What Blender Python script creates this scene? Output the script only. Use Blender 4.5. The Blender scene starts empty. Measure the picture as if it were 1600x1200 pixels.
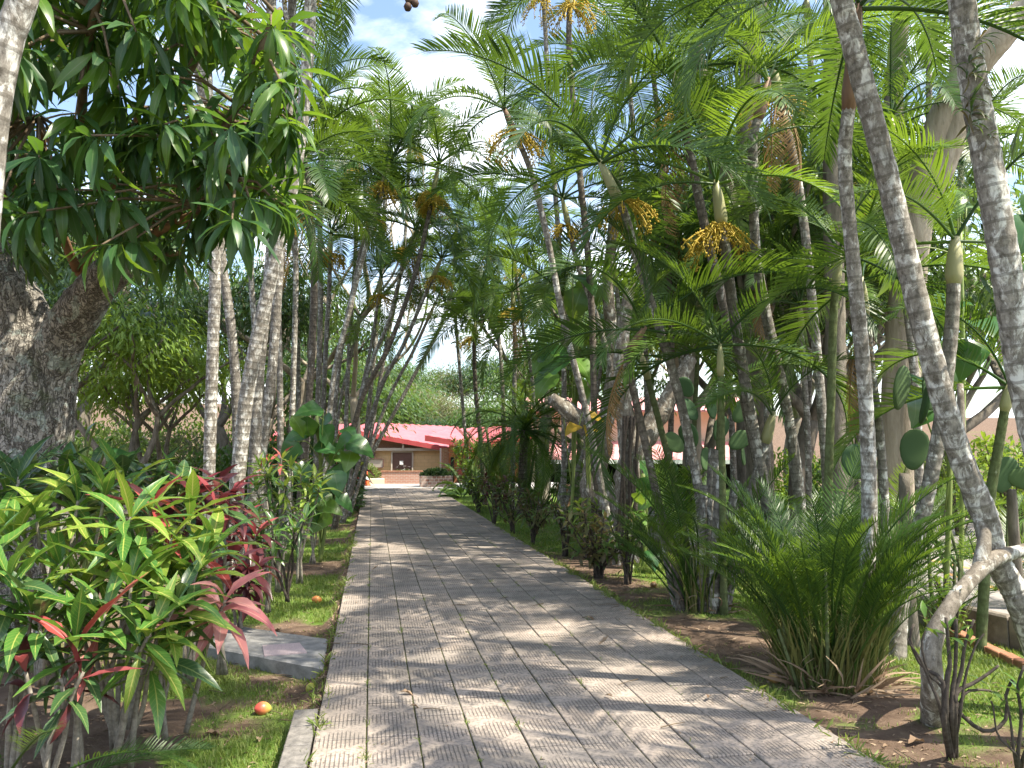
import bpy, math, random
import numpy as np
from mathutils import Vector, Matrix, noise

R = math.radians
scene = bpy.context.scene
COL = scene.collection
rnd = random.Random(11)

# ------------------------------------------------------------------ camera
F, CX, CY, HC = 1202.0, 800.0, 600.0, 1.7
YAW, PITCH = R(10.29), R(4.756)
CAM = Vector((0, 0, HC))
cam_d = bpy.data.cameras.new('camera')
cam = bpy.data.objects.new('camera', cam_d)
COL.objects.link(cam)
cam.location = CAM
cam.rotation_euler = (R(90) + PITCH, 0, -YAW)
cam_d.sensor_width = 36
cam_d.lens = 36 * F / 1600
cam_d.clip_end = 2000
cam_d.clip_start = 0.05
scene.camera = cam

# ------------------------------------------------------------------ sun, sky, exposure
SUN_AZ, SUN_EL = R(-34), R(57)          # azimuth from +X (to the right), a little behind the camera
SUN = Vector((math.cos(SUN_AZ) * math.cos(SUN_EL), math.sin(SUN_AZ) * math.cos(SUN_EL), math.sin(SUN_EL)))
sun_d = bpy.data.lights.new('sun', 'SUN')
sun_d.energy = 5.0
sun_d.angle = R(0.53)
sun_d.color = (1.0, 0.92, 0.76)
sun = bpy.data.objects.new('sun', sun_d)
COL.objects.link(sun)
sun.location = SUN * 50
sun.rotation_euler = SUN.to_track_quat('Z', 'Y').to_euler()

world = bpy.data.worlds.new('World')
scene.world = world
world.use_nodes = True
wn, wl = world.node_tree.nodes, world.node_tree.links
wn.clear()
w_out = wn.new('ShaderNodeOutputWorld')
w_bg = wn.new('ShaderNodeBackground')
w_bg.inputs['Strength'].default_value = 0.15
w_sky = wn.new('ShaderNodeTexSky')
w_sky.sky_type = 'NISHITA'
w_sky.sun_disc = False
w_sky.sun_elevation = SUN_EL
w_sky.sun_rotation = R(90) - SUN_AZ
w_sky.air_density = 1.1
w_sky.dust_density = 1.5
w_tc = wn.new('ShaderNodeTexCoord')
w_sep = wn.new('ShaderNodeSeparateXYZ')
wl.new(w_tc.outputs['Generated'], w_sep.inputs[0])
w_add = wn.new('ShaderNodeMath'); w_add.operation = 'ADD'; w_add.inputs[1].default_value = 0.25
wl.new(w_sep.outputs['Z'], w_add.inputs[0])
w_div = wn.new('ShaderNodeVectorMath'); w_div.operation = 'DIVIDE'
w_cmb = wn.new('ShaderNodeCombineXYZ')
for k in range(3):
    wl.new(w_add.outputs[0], w_cmb.inputs[k])
wl.new(w_tc.outputs['Generated'], w_div.inputs[0])
wl.new(w_cmb.outputs[0], w_div.inputs[1])
w_noise = wn.new('ShaderNodeTexNoise')
w_noise.inputs['Scale'].default_value = 2.1
w_noise.inputs['Detail'].default_value = 9
w_noise.inputs['Roughness'].default_value = 0.55
w_noise.inputs['Distortion'].default_value = 0.25
wl.new(w_div.outputs[0], w_noise.inputs['Vector'])
w_ramp = wn.new('ShaderNodeValToRGB')
w_ramp.color_ramp.elements[0].position = 0.49
w_ramp.color_ramp.elements[1].position = 0.68
wl.new(w_noise.outputs['Fac'], w_ramp.inputs[0])
w_mix = wn.new('ShaderNodeMix'); w_mix.data_type = 'RGBA'
wl.new(w_ramp.outputs['Color'], w_mix.inputs['Factor'])
wl.new(w_sky.outputs['Color'], w_mix.inputs['A'])
w_mix.inputs['B'].default_value = (9.0, 9.2, 9.6, 1)
wl.new(w_mix.outputs['Result'], w_bg.inputs['Color'])
wl.new(w_bg.outputs[0], w_out.inputs[0])

scene.view_settings.view_transform = 'Standard'
scene.view_settings.look = 'None'
scene.view_settings.gamma = 1
scene.view_settings.use_curve_mapping = False
scene.view_settings.exposure = 1.25
scene.cycles.max_bounces = 8
scene.cycles.diffuse_bounces = 4
scene.cycles.transmission_bounces = 4
scene.cycles.glossy_bounces = 2
scene.cycles.use_denoising = True

RIGHT = Vector((math.cos(YAW), -math.sin(YAW), 0))
FWD = Vector((math.sin(YAW) * math.cos(PITCH), math.cos(YAW) * math.cos(PITCH), math.sin(PITCH)))
UP = RIGHT.cross(FWD)


def ray(px, py):
    return FWD + RIGHT * ((px - CX) / F) + UP * ((CY - py) / F)


def P(px, py, d):
    return CAM + ray(px, py) * d


def G(px, py, z=0.0):
    r = ray(px, py)
    return CAM + r * ((z - HC) / r.z)


def B(px, d, z=-0.05):
    """ground point on column px at depth d"""
    py = CY - F * (((z - HC) / d - FWD.z) / UP.z)
    return P(px, py, d)


# ------------------------------------------------------------------ layout of the ground
XL = G(500, 1105).x
XR = G(1390, 1200).x
PATH_END = 33.5
E1, E2 = G(1590, 965, 0), G(1005, 838, 0)      # edge of the car park


def sstep(a, b, x):
    t = np.clip((x - a) / (b - a), 0, 1)
    return t * t * (3 - 2 * t)


_e = (E2 - E1).normalized()
_en = Vector((_e.y, -_e.x, 0))
if _en.x < 0:
    _en = -_en


def lot_side(x, y):
    return (x - E1.x) * _en.x + (y - E1.y) * _en.y


def terr(x, y):
    x = np.asarray(x, float); y = np.asarray(y, float)
    left = -0.10 * (1 - sstep(XL - 0.12, XL - 0.02, x))
    left = left + 0.05 * (1 - sstep(-4.0, -1.2, x))
    right = -0.02 * sstep(XR, XR + .1, x) - 0.24 * sstep(XR + .8, XR + 4.0, x)
    z = -0.045 + left + right
    z = z + 0.013 * np.sin(x * 3.1 + 1.3 * np.sin(y * 1.7)) * np.sin(y * 2.3 + x) * np.where((x > XL - .1) & (x < XR + .05), 0, 1)
    z = z - 0.75 * sstep(36.5, 39, y)
    z = z + 9.0 * sstep(62, 120, y) 
    z = z - 0.9 * sstep(14, 40, x) * sstep(10, 25, y)
    return z


def T1(x, y):
    return float(terr(x, y))


def vnoise(x, y, s, seed=0):
    return noise.noise(Vector((x * s + seed * 7.3, y * s - seed * 3.1, seed * 1.7)))


# ------------------------------------------------------------------ materials
def srgb(r, g, b):
    def f(c):
        c /= 255
        return c / 12.92 if c <= .04045 else ((c + .055) / 1.055) ** 2.4
    return (f(r), f(g), f(b), 1)


class Mat:
    def __init__(self, name, rough=0.8, spec=0.3):
        self.m = bpy.data.materials.new(name)
        self.m.use_nodes = True
        self.nt = self.m.node_tree
        self.nt.nodes.clear()
        self.out = self.n('ShaderNodeOutputMaterial')
        self.p = self.n('ShaderNodeBsdfPrincipled')
        self.p.inputs['Roughness'].default_value = rough
        self.p.inputs['Specular IOR Level'].default_value = spec
        self.l(self.p.outputs[0], self.out.inputs[0])

    def n(self, t, **kw):
        nd = self.nt.nodes.new(t)
        for k, v in kw.items():
            if hasattr(nd, k):
                setattr(nd, k, v)
            else:
                nd.inputs[k].default_value = v
        return nd

    def l(self, a, b):
        self.nt.links.new(a, b)

    def coord(self, kind='Object', scale=(1, 1, 1)):
        tc = self.n('ShaderNodeTexCoord')
        mp = self.n('ShaderNodeMapping')
        mp.inputs['Scale'].default_value = scale
        self.l(tc.outputs[kind], mp.inputs[0])
        return mp.outputs[0]

    def noise(self, vec, scale, detail=4, rough=.6, dist=0):
        nd = self.n('ShaderNodeTexNoise')
        nd.inputs['Scale'].default_value = scale
        nd.inputs['Detail'].default_value = detail
        nd.inputs['Roughness'].default_value = rough
        nd.inputs['Distortion'].default_value = dist
        if vec is not None:
            self.l(vec, nd.inputs['Vector'])
        return nd.outputs['Fac']

    def ramp(self, fac, stops, interp='LINEAR'):
        nd = self.n('ShaderNodeValToRGB')
        cr = nd.color_ramp
        cr.interpolation = interp
        while len(cr.elements) < len(stops):
            cr.elements.new(0.5)
        for e, (p, c) in zip(cr.elements, stops):
            e.position = p
            e.color = c if len(c) == 4 else (*c, 1)
        self.l(fac, nd.inputs[0])
        return nd.outputs[0]

    def mix(self, fac, a, b, mode='MIX'):
        nd = self.n('ShaderNodeMix')
        nd.data_type = 'RGBA'
        nd.blend_type = mode
        for key, v in (('Factor', fac), ('A', a), ('B', b)):
            if isinstance(v, (int, float)):
                nd.inputs[key].default_value = v
            elif isinstance(v, tuple):
                nd.inputs[key].default_value = v if len(v) == 4 else (*v, 1)
            else:
                self.l(v, nd.inputs[key])
        return nd.outputs['Result']

    def math(self, op, a, b=None, c=None):
        nd = self.n('ShaderNodeMath', operation=op)
        for k, v in enumerate((a, b, c)):
            if v is None:
                continue
            if isinstance(v, (int, float)):
                nd.inputs[k].default_value = v
            else:
                self.l(v, nd.inputs[k])
        return nd.outputs[0]

    def bump(self, h, strength=.4, dist=.02):
        nd = self.n('ShaderNodeBump')
        nd.inputs['Strength'].default_value = strength
        nd.inputs['Distance'].default_value = dist
        self.l(h, nd.inputs['Height'])
        self.l(nd.outputs[0], self.p.inputs['Normal'])

    def col(self, c):
        if isinstance(c, tuple):
            self.p.inputs['Base Color'].default_value = c if len(c) == 4 else (*c, 1)
        else:
            self.l(c, self.p.inputs['Base Color'])


def leaf_mat(name, c1, c2, trans, tw=.35, rough=.4, rib=None, spec=.45, ribw=.05, veins=0.0, blotch=None):
    M = Mat(name, rough, spec)
    geo = M.n('ShaderNodeNewGeometry')
    oi = M.n('ShaderNodeObjectInfo')
    r = M.math('ADD', geo.outputs['Random Per Island'], oi.outputs['Random'])
    r = M.math('FRACT', r)
    c = M.mix(r, c1, c2)
    if blotch:
        nz = M.noise(M.coord('UV', (2, 6, 1)), 1.5, 3)
        c = M.mix(M.ramp(nz, [(.5, (0, 0, 0)), (.62, (1, 1, 1))]), c, blotch)
    t = M.mix(.35, trans, c)
    if rib:
        uv = M.coord('UV')
        sp = M.n('ShaderNodeSeparateXYZ')
        M.l(uv, sp.inputs[0])
        d = M.math('ABSOLUTE', M.math('SUBTRACT', sp.outputs[0], .5))
        f = M.math('LESS_THAN', d, ribw)
        if veins:
            w = M.math('SINE', M.math('MULTIPLY', M.math('SUBTRACT', sp.outputs[1], M.math('MULTIPLY', d, .25)), 85))
            vv = M.math('MULTIPLY', M.math('GREATER_THAN', w, .75), veins)
            f = M.math('MAXIMUM', f, vv)
        c = M.mix(f, c, rib)
        t = M.mix(f, t, rib)
    M.col(c)
    tr = M.n('ShaderNodeBsdfTranslucent')
    M.l(t, tr.inputs[0])
    mx = M.n('ShaderNodeMixShader')
    mx.inputs[0].default_value = tw
    M.l(M.p.outputs[0], mx.inputs[1])
    M.l(tr.outputs[0], mx.inputs[2])
    M.l(mx.outputs[0], M.out.inputs[0])
    return M.m


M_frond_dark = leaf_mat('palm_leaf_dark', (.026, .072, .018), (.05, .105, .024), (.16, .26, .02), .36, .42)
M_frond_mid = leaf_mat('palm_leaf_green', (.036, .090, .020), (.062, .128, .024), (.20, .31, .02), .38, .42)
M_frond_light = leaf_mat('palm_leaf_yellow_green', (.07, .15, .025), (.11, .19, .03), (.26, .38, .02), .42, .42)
M_frond_dry = leaf_mat('palm_leaf_dry', (.22, .13, .05), (.30, .19, .08), (.4, .2, .05), .3, .7)
M_mango = leaf_mat('mango_leaf', (.022, .07, .026), (.045, .115, .03), (.17, .32, .02), .36, .42, (.10, .17, .06), .6, .035)
M_mango_young_backlit = leaf_mat('mango_leaf_fresh_backlit', (.06, .14, .02), (.09, .18, .02), (.25, .40, .02), .42, .32, (.16, .24, .06), .5, .035)  # young leaf tone; also paints the backlit top and right of the crown
M_croton = leaf_mat('croton_leaf_green', (.045, .14, .03), (.085, .20, .035), (.22, .37, .03), .3, .3, (.34, .38, .09), .5, .04, .22)
M_croton_y = leaf_mat('croton_leaf_yellow', (.12, .23, .035), (.20, .29, .045), (.34, .44, .035), .35, .35, (.46, .45, .12), .4, .045, .25)
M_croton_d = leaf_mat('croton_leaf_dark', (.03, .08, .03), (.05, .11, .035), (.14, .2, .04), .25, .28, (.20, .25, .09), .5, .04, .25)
M_croton_r = leaf_mat('croton_leaf_red', (.32, .05, .05), (.42, .12, .10), (.5, .08, .06), .3, .38, (.52, .18, .18), .4, .05)
M_ti = leaf_mat('ti_leaf_maroon', (.06, .018, .022), (.11, .03, .035), (.20, .03, .035), .3, .32)
M_ti_pink = leaf_mat('ti_leaf_pink', (.44, .15, .16), (.52, .24, .21), (.6, .2, .18), .3, .4, (.58, .32, .26), .4, .03)
M_ti_red = leaf_mat('ti_leaf_red', (.26, .04, .055), (.38, .11, .11), (.42, .07, .07), .35, .35)
M_hedge = leaf_mat('hedge_leaf', (.05, .11, .03), (.11, .18, .04), (.22, .32, .04), .36, .4)
M_hedge_b = leaf_mat('hedge_leaf_bronze', (.11, .075, .04), (.13, .14, .05), (.26, .2, .06), .32, .45)
M_bush_y = leaf_mat('bush_leaf_yellow_green', (.14, .24, .03), (.22, .32, .04), (.34, .44, .03), .4, .45)
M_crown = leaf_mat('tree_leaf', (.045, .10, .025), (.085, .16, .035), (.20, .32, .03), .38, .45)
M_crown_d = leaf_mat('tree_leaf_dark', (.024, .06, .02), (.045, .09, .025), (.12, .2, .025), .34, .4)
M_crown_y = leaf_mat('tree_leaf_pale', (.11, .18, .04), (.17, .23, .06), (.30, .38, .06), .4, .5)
M_crown_bright_lit = leaf_mat('tree_leaf_bright_lit', (.11, .20, .03), (.18, .28, .04), (.34, .46, .03), .44, .45)  # brighter copy; paints sunlight into the leaves of the shaded low mango trees
M_crown_o = leaf_mat('tree_leaf_olive', (.12, .13, .06), (.17, .17, .08), (.25, .26, .09), .35, .6)
M_big = leaf_mat('broad_leaf', (.03, .10, .03), (.05, .14, .035), (.16, .30, .02), .35, .28, (.10, .18, .06), .55, .02)
M_big_l = leaf_mat('broad_leaf_light', (.09, .19, .03), (.12, .24, .04), (.3, .4, .03), .4, .3, (.2, .3, .08), .5, .02)
M_big_y = leaf_mat('broad_leaf_yellowing', (.42, .28, .03), (.5, .34, .04), (.5, .35, .03), .35, .5)
M_lianas = leaf_mat('fruit_strand', (.46, .33, .03), (.60, .44, .06), (.6, .45, .04), .25, .6)
M_pad = leaf_mat('cactus_pad', (.04, .085, .035), (.075, .125, .045), (.1, .2, .05), .08, .7, None, .25)
M_grass = leaf_mat('grass_blade', (.10, .17, .03), (.23, .27, .07), (.32, .40, .05), .4, .55)
M_dead = leaf_mat('dead_leaf', (.16, .10, .06), (.34, .25, .17), (.3, .2, .1), .15, .8)
M_clump = leaf_mat('clump_stem', (.10, .15, .04), (.20, .18, .06), (.2, .2, .05), .1, .5)


def palm_bark(name, base=(.24, .22, .19), pale=(.55, .54, .5), dark=(.07, .06, .05), lich=.55, ring=60.0):
    M = Mat(name, .9, .15)
    v = M.coord('Object', (1, 1, .55))
    n1 = M.noise(v, 12, 6, .7, .5)
    n2 = M.noise(v, 26, 5, .75)
    c = M.mix(M.ramp(n2, [(.35, (0, 0, 0)), (.7, (1, 1, 1))]), dark, base)
    c = M.mix(M.ramp(n1, [(lich, (0, 0, 0)), (lich + .10, (.9, .9, .9))]), c, pale)
    n3 = M.noise(M.coord('Object', (1, 1, .25)), 3.2, 5, .7, .2)
    c = M.mix(M.ramp(n3, [(.55, (0, 0, 0)), (.72, (.75, .75, .75))]), c, dark)
    uv = M.coord('UV')
    sp = M.n('ShaderNodeSeparateXYZ')
    M.l(uv, sp.inputs[0])
    wob = M.math('ADD', sp.outputs[1], M.math('MULTIPLY', n2, .02))
    rg = M.math('SINE', M.math('MULTIPLY', wob, ring))
    c = M.mix(M.math('MULTIPLY', M.math('GREATER_THAN', rg, .84), .55), c, dark)
    M.col(c)
    h = M.math('ADD', M.math('MULTIPLY', rg, .25), n2)
    M.bump(h, .6, .012)
    return M.m


M_trunk = palm_bark('palm_trunk_bark', (.31, .285, .25), (.62, .61, .57), (.09, .08, .068), .53)
M_trunk_pale = palm_bark('palm_trunk_pale_bark', (.38, .35, .31), (.68, .67, .63), (.10, .088, .072), .50)
M_trunk_dark = palm_bark('palm_trunk_dark_bark', (.21, .18, .15), (.46, .44, .40), (.06, .05, .04), .57)
M_trunk_green = palm_bark('palm_trunk_green_bark', (.16, .2, .09), (.4, .42, .3), (.08, .09, .04), .66, 42)


def simple(name, c1, c2, scale=6, rough=.85, spec=.2, bump=.3, bd=.01, detail=6, stretch=(1, 1, 1)):
    M = Mat(name, rough, spec)
    v = M.coord('Object', stretch)
    n1 = M.noise(v, scale, detail, .65)
    M.col(M.ramp(n1, [(.3, c1), (.7, c2)]))
    if bump:
        M.bump(M.noise(v, scale * 3, 5, .7), bump, bd)
    return M.m


def mango_bark():
    M = Mat('mango_bark', .95, .1)
    v = M.coord('Object', (1, 1, .33))
    f1 = M.noise(M.coord('Object', (1, 1, .22)), 15, 3, .55, 1.2)
    f2 = M.noise(M.coord('Object', (.8, .8, .7)), 22, 4, .6, .8)
    r1 = M.math('ABSOLUTE', M.math('SUBTRACT', f1, .5))
    r2 = M.math('ABSOLUTE', M.math('SUBTRACT', f2, .5))
    crack = M.ramp(M.math('MINIMUM', r1, M.math('ADD', r2, .012)), [(.0, (0, 0, 0)), (.045, (1, 1, 1))])
    n1 = M.noise(v, 9, 6, .7)
    c = M.ramp(n1, [(.3, (.17, .155, .135)), (.7, (.46, .43, .39))])
    c = M.mix(M.math('MULTIPLY', M.math('SUBTRACT', 1, crack), .75), c, (.035, .028, .022))
    v2 = M.coord('Object')
    n2 = M.noise(v2, 5.5, 5, .6, .4)
    c = M.mix(M.ramp(n2, [(.57, (0, 0, 0)), (.61, (.85, .85, .85))]), c, (.42, .46, .42))
    n3 = M.noise(v2, 3.1, 4, .6, .3)
    c = M.mix(M.ramp(n3, [(.58, (0, 0, 0)), (.68, (.6, .6, .6))]), c, (.13, .15, .08))
    M.col(c)
    h = M.math('ADD', M.math('MULTIPLY', crack, .7), n1)
    M.bump(h, .9, .04)
    return M.m


M_mbark = mango_bark()
M_bark = simple('tree_bark', (.07, .06, .048), (.26, .23, .19), 7, .95, .1, .8, .03, 6, (1, 1, .3))
M_bark_pale = simple('tree_pale_bark', (.22, .18, .13), (.46, .40, .32), 6, .95, .1, .8, .03, 6, (1, 1, .18))
M_bark_lichen = palm_bark('tree_lichen_bark', (.30, .265, .22), (.58, .57, .52), (.09, .075, .06), .53, 0)
M_twig = simple('twig_bark', (.10, .075, .05), (.20, .15, .10), 20, .9, .15, .3)
M_twig_red = simple('branch_red_bark', (.20, .11, .06), (.32, .19, .11), 12, .9, .15, .5)
M_stem_grey = simple('shrub_stem_bark', (.13, .11, .085), (.34, .31, .26), 30, .9, .15, .4)
M_stem_dark = simple('shrub_stem_dark_bark', (.035, .028, .024), (.11, .09, .075), 30, .9, .15, .4)
M_sheath = simple('crownshaft_skin', (.22, .24, .10), (.36, .33, .18), 5, .5, .4, .15, .005, 4, (1, 1, .2))
M_sheath_b = simple('crownshaft_brown_skin', (.12, .07, .045), (.26, .16, .10), 5, .6, .3, .3, .005, 4, (1, 1, .2))
M_petiole = simple('petiole_skin', (.13, .2, .05), (.22, .26, .08), 4, .5, .3, 0)


def ground_mat():
    M = Mat('ground_soil_and_turf', .97, .08)
    at = M.n('ShaderNodeVertexColor', layer_name='turf')
    v = M.coord('Object')
    n1 = M.noise(v, 5, 8, .7)
    n2 = M.noise(v, 60, 5, .75)
    soil = M.ramp(n1, [(.3, (.085, .057, .042)), (.55, (.16, .112, .082)), (.8, (.26, .195, .145))])
    soil = M.mix(M.ramp(n2, [(.58, (0, 0, 0)), (.75, (.8, .8, .8))]), soil, (.32, .25, .18))
    turf = M.ramp(n2, [(.3, (.06, .12, .02)), (.7, (.17, .26, .05))])
    sp = M.n('ShaderNodeSeparateColor')
    M.l(at.outputs['Color'], sp.inputs[0])
    f = M.math('ADD', sp.outputs[0], M.math('MULTIPLY', M.math('SUBTRACT', n2, .5), .6))
    M.col(M.mix(M.ramp(f, [(.35, (0, 0, 0)), (.65, (1, 1, 1))]), soil, turf))
    M.bump(M.math('ADD', n2, n1), .7, .03)
    return M.m


def tile_mat():
    M = Mat('grooved_concrete_tile', .9, .2)
    uv = M.coord('UV')
    sp = M.n('ShaderNodeSeparateXYZ')
    M.l(uv, sp.inputs[0])
    u, vv = sp.outputs[0], sp.outputs[1]
    oi = M.n('ShaderNodeObjectInfo')
    geo = M.n('ShaderNodeNewGeometry')
    rn = M.math('FRACT', M.math('ADD', oi.outputs['Random'], geo.outputs['Random Per Island']))
    # worn lens in the middle of each tile, grooves left towards the cross joints
    uc = M.math('MULTIPLY', M.math('SUBTRACT', u, .5), 2)
    lens = M.math('SUBTRACT', 1, M.math('MULTIPLY', uc, uc))
    dv = M.math('ABSOLUTE', M.math('SUBTRACT', vv, .5))
    gp = M.n('ShaderNodeNewGeometry')
    pos = gp.outputs['Position']
    nz = M.noise(pos, 5, 5, .65)
    nf = M.noise(pos, 38, 6, .75)
    lim = M.math('SUBTRACT', .47, M.math('MULTIPLY', lens, .36))
    lim = M.math('ADD', lim, M.math('MULTIPLY', M.math('SUBTRACT', nz, .5), .85))
    msk = M.ramp(M.math('ADD', M.math('SUBTRACT', dv, lim), .5), [(.42, (0, 0, 0)), (.56, (1, 1, 1))])
    s = M.math('SINE', M.math('MULTIPLY', u, 2 * math.pi * 12))
    gr = M.ramp(M.math('MULTIPLY', M.math('ADD', s, 1), .5), [(.72, (0, 0, 0)), (.9, (1, 1, 1))])
    groove = M.math('MULTIPLY', gr, msk)
    base = M.ramp(nz, [(.25, (.28, .228, .19)), (.55, (.40, .33, .28)), (.8, (.49, .405, .345))])
    base = M.mix(M.math('MULTIPLY', rn, .6), base, (.225, .205, .19))
    base = M.mix(M.ramp(nf, [(.36, (.85, .85, .85)), (.54, (0, 0, 0))]), base, (.13, .118, .105))
    big = M.noise(pos, 1.3, 4, .6)
    base = M.mix(M.ramp(big, [(.46, (0, 0, 0)), (.66, (.65, .65, .65))]), base, (.155, .14, .125))
    M.col(M.mix(M.math('MULTIPLY', groove, .62), base, (.075, .07, .065)))
    h = M.math('SUBTRACT', M.math('MULTIPLY', nf, .35), groove)
    M.bump(h, .8, .006)
    return M.m


def brick_mat(name, c1, c2, mortar, scale=1.0, bw=.24, bh=.08):
    M = Mat(name, .9, .15)
    tc = M.n('ShaderNodeTexCoord')
    br = M.n('ShaderNodeTexBrick')
    br.inputs['Color1'].default_value = (*c1, 1)
    br.inputs['Color2'].default_value = (*c2, 1)
    br.inputs['Mortar'].default_value = (*mortar, 1)
    br.inputs['Scale'].default_value = scale
    br.inputs['Brick Width'].default_value = bw
    br.inputs['Row Height'].default_value = bh
    br.inputs['Mortar Size'].default_value = .012
    M.l(tc.outputs['UV'], br.inputs['Vector'])
    nz = M.noise(M.coord('Object'), 3, 5)
    M.col(M.mix(M.math('MULTIPLY', nz, .35), br.outputs['Color'], (.2, .15, .12)))
    M.bump(br.outputs['Fac'], -.4, .01)
    return M.m


M_ground = ground_mat()
M_tile = tile_mat()
M_bed = simple('joint_soil', (.03, .035, .015), (.08, .085, .035), 12, .98, .05, .5)
M_plaza = simple('plaza_concrete', (.38, .36, .34), (.52, .5, .48), 2, .9, .15, .2)
M_lot = simple('car_park_paving', (.22, .205, .20), (.33, .30, .29), 1.5, .92, .15, .3)
M_lotline = simple('car_park_line', (.50, .27, .10), (.58, .36, .18), 8, .8, .2, 0)
M_kerb = simple('kerb_concrete', (.10, .085, .07), (.27, .235, .20), 5, .95, .1, .5, .02)
M_slab = simple('old_concrete', (.15, .15, .145), (.33, .32, .31), 8, .95, .12, .6, .015, 8)
M_patch = simple('pink_brushed_cement', (.42, .33, .33), (.55, .44, .44), 30, .9, .15, .2, .004, 4, (6, .4, 1))
M_roof = simple('pink_red_roof_sheet', (.48, .09, .105), (.57, .14, .15), 1.2, .5, .35, .1)
M_fascia = simple('red_fascia', (.42, .06, .065), (.5, .1, .10), 1.5, .55, .3, 0)
M_roof_pale = simple('faded_pink_roof_sheet', (.62, .27, .27), (.7, .36, .34), 1.2, .55, .3, .1)
M_wall = brick_mat('ochre_block_wall', (.66, .45, .24), (.72, .50, .28), (.56, .39, .21), 1.0, .42, .21)
M_wall_pale = simple('cream_wall', (.58, .47, .36), (.68, .56, .44), 1.2, .9, .15, .1)
M_wall_or = simple('orange_wall', (.50, .20, .11), (.56, .25, .15), 1.2, .9, .15, .1)
M_brick = brick_mat('pink_brick', (.42, .19, .14), (.50, .26, .20), (.5, .42, .37))
M_brick_d = brick_mat('dark_brick', (.22, .10, .08), (.46, .34, .30), (.5, .46, .42), 1.0, .20, .13)
M_brick_o = brick_mat('orange_brick', (.55, .22, .11), (.62, .30, .17), (.5, .38, .28))
M_door = simple('brown_door_paint', (.11, .06, .05), (.15, .085, .07), 4, .6, .3, 0)
M_lattice = simple('brown_lattice', (.14, .075, .05), (.30, .18, .12), 22, .85, .2, .3)
M_frame = simple('pale_frame_paint', (.44, .38, .32), (.52, .46, .40), 4, .7, .3, 0)
M_white = simple('white_paint', (.7, .7, .68), (.8, .8, .78), 4, .6, .3, 0)
M_veranda_shade = simple('painted_veranda_shade', (.012, .011, .01), (.022, .02, .018), 2, .9, .1, 0)
M_col = simple('maroon_post_paint', (.16, .028, .028), (.22, .04, .04), 4, .6, .3, 0)
M_glass = Mat('dark_glass', .12, .6); M_glass.col((.03, .035, .04)); M_glass = M_glass.m
M_cone = simple('cone_orange', (.75, .12, .03), (.8, .17, .05), 4, .5, .4, 0)
M_edge = simple('edging_brick', (.28, .12, .07), (.42, .22, .14), 9, .9, .15, .4)


def fruit_mat(name, a, b, c):
    M = Mat(name, .38, .45)
    v = M.coord('Object')
    sp = M.n('ShaderNodeSeparateXYZ')
    M.l(v, sp.inputs[0])
    f = M.math('ADD', M.math('MULTIPLY', sp.outputs[0], 9), .5)
    f = M.math('ADD', f, M.math('MULTIPLY', M.math('SUBTRACT', M.noise(v, 25, 3), .5), .6))
    cc = M.ramp(f, [(.15, a), (.5, b), (.85, c)])
    sp2 = M.noise(v, 90, 3)
    M.col(M.mix(M.ramp(sp2, [(.66, (0, 0, 0)), (.72, (.8, .8, .8))]), cc, (.09, .05, .03)))
    return M.m


M_fruit_red = fruit_mat('ripe_mango_skin', (.42, .07, .05), (.5, .20, .07), (.42, .36, .08))
M_fruit_yel = fruit_mat('yellow_mango_skin', (.30, .32, .05), (.5, .42, .06), (.5, .40, .05))
M_fruit_or = fruit_mat('orange_mango_skin', (.45, .16, .05), (.55, .26, .07), (.5, .22, .06))
M_fruit_br = fruit_mat('rotting_mango_skin', (.16, .09, .04), (.42, .24, .08), (.36, .2, .06))
M_pod = simple('hanging_fruit_skin', (.05, .03, .022), (.10, .06, .04), 20, .7, .3, .2)


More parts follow.
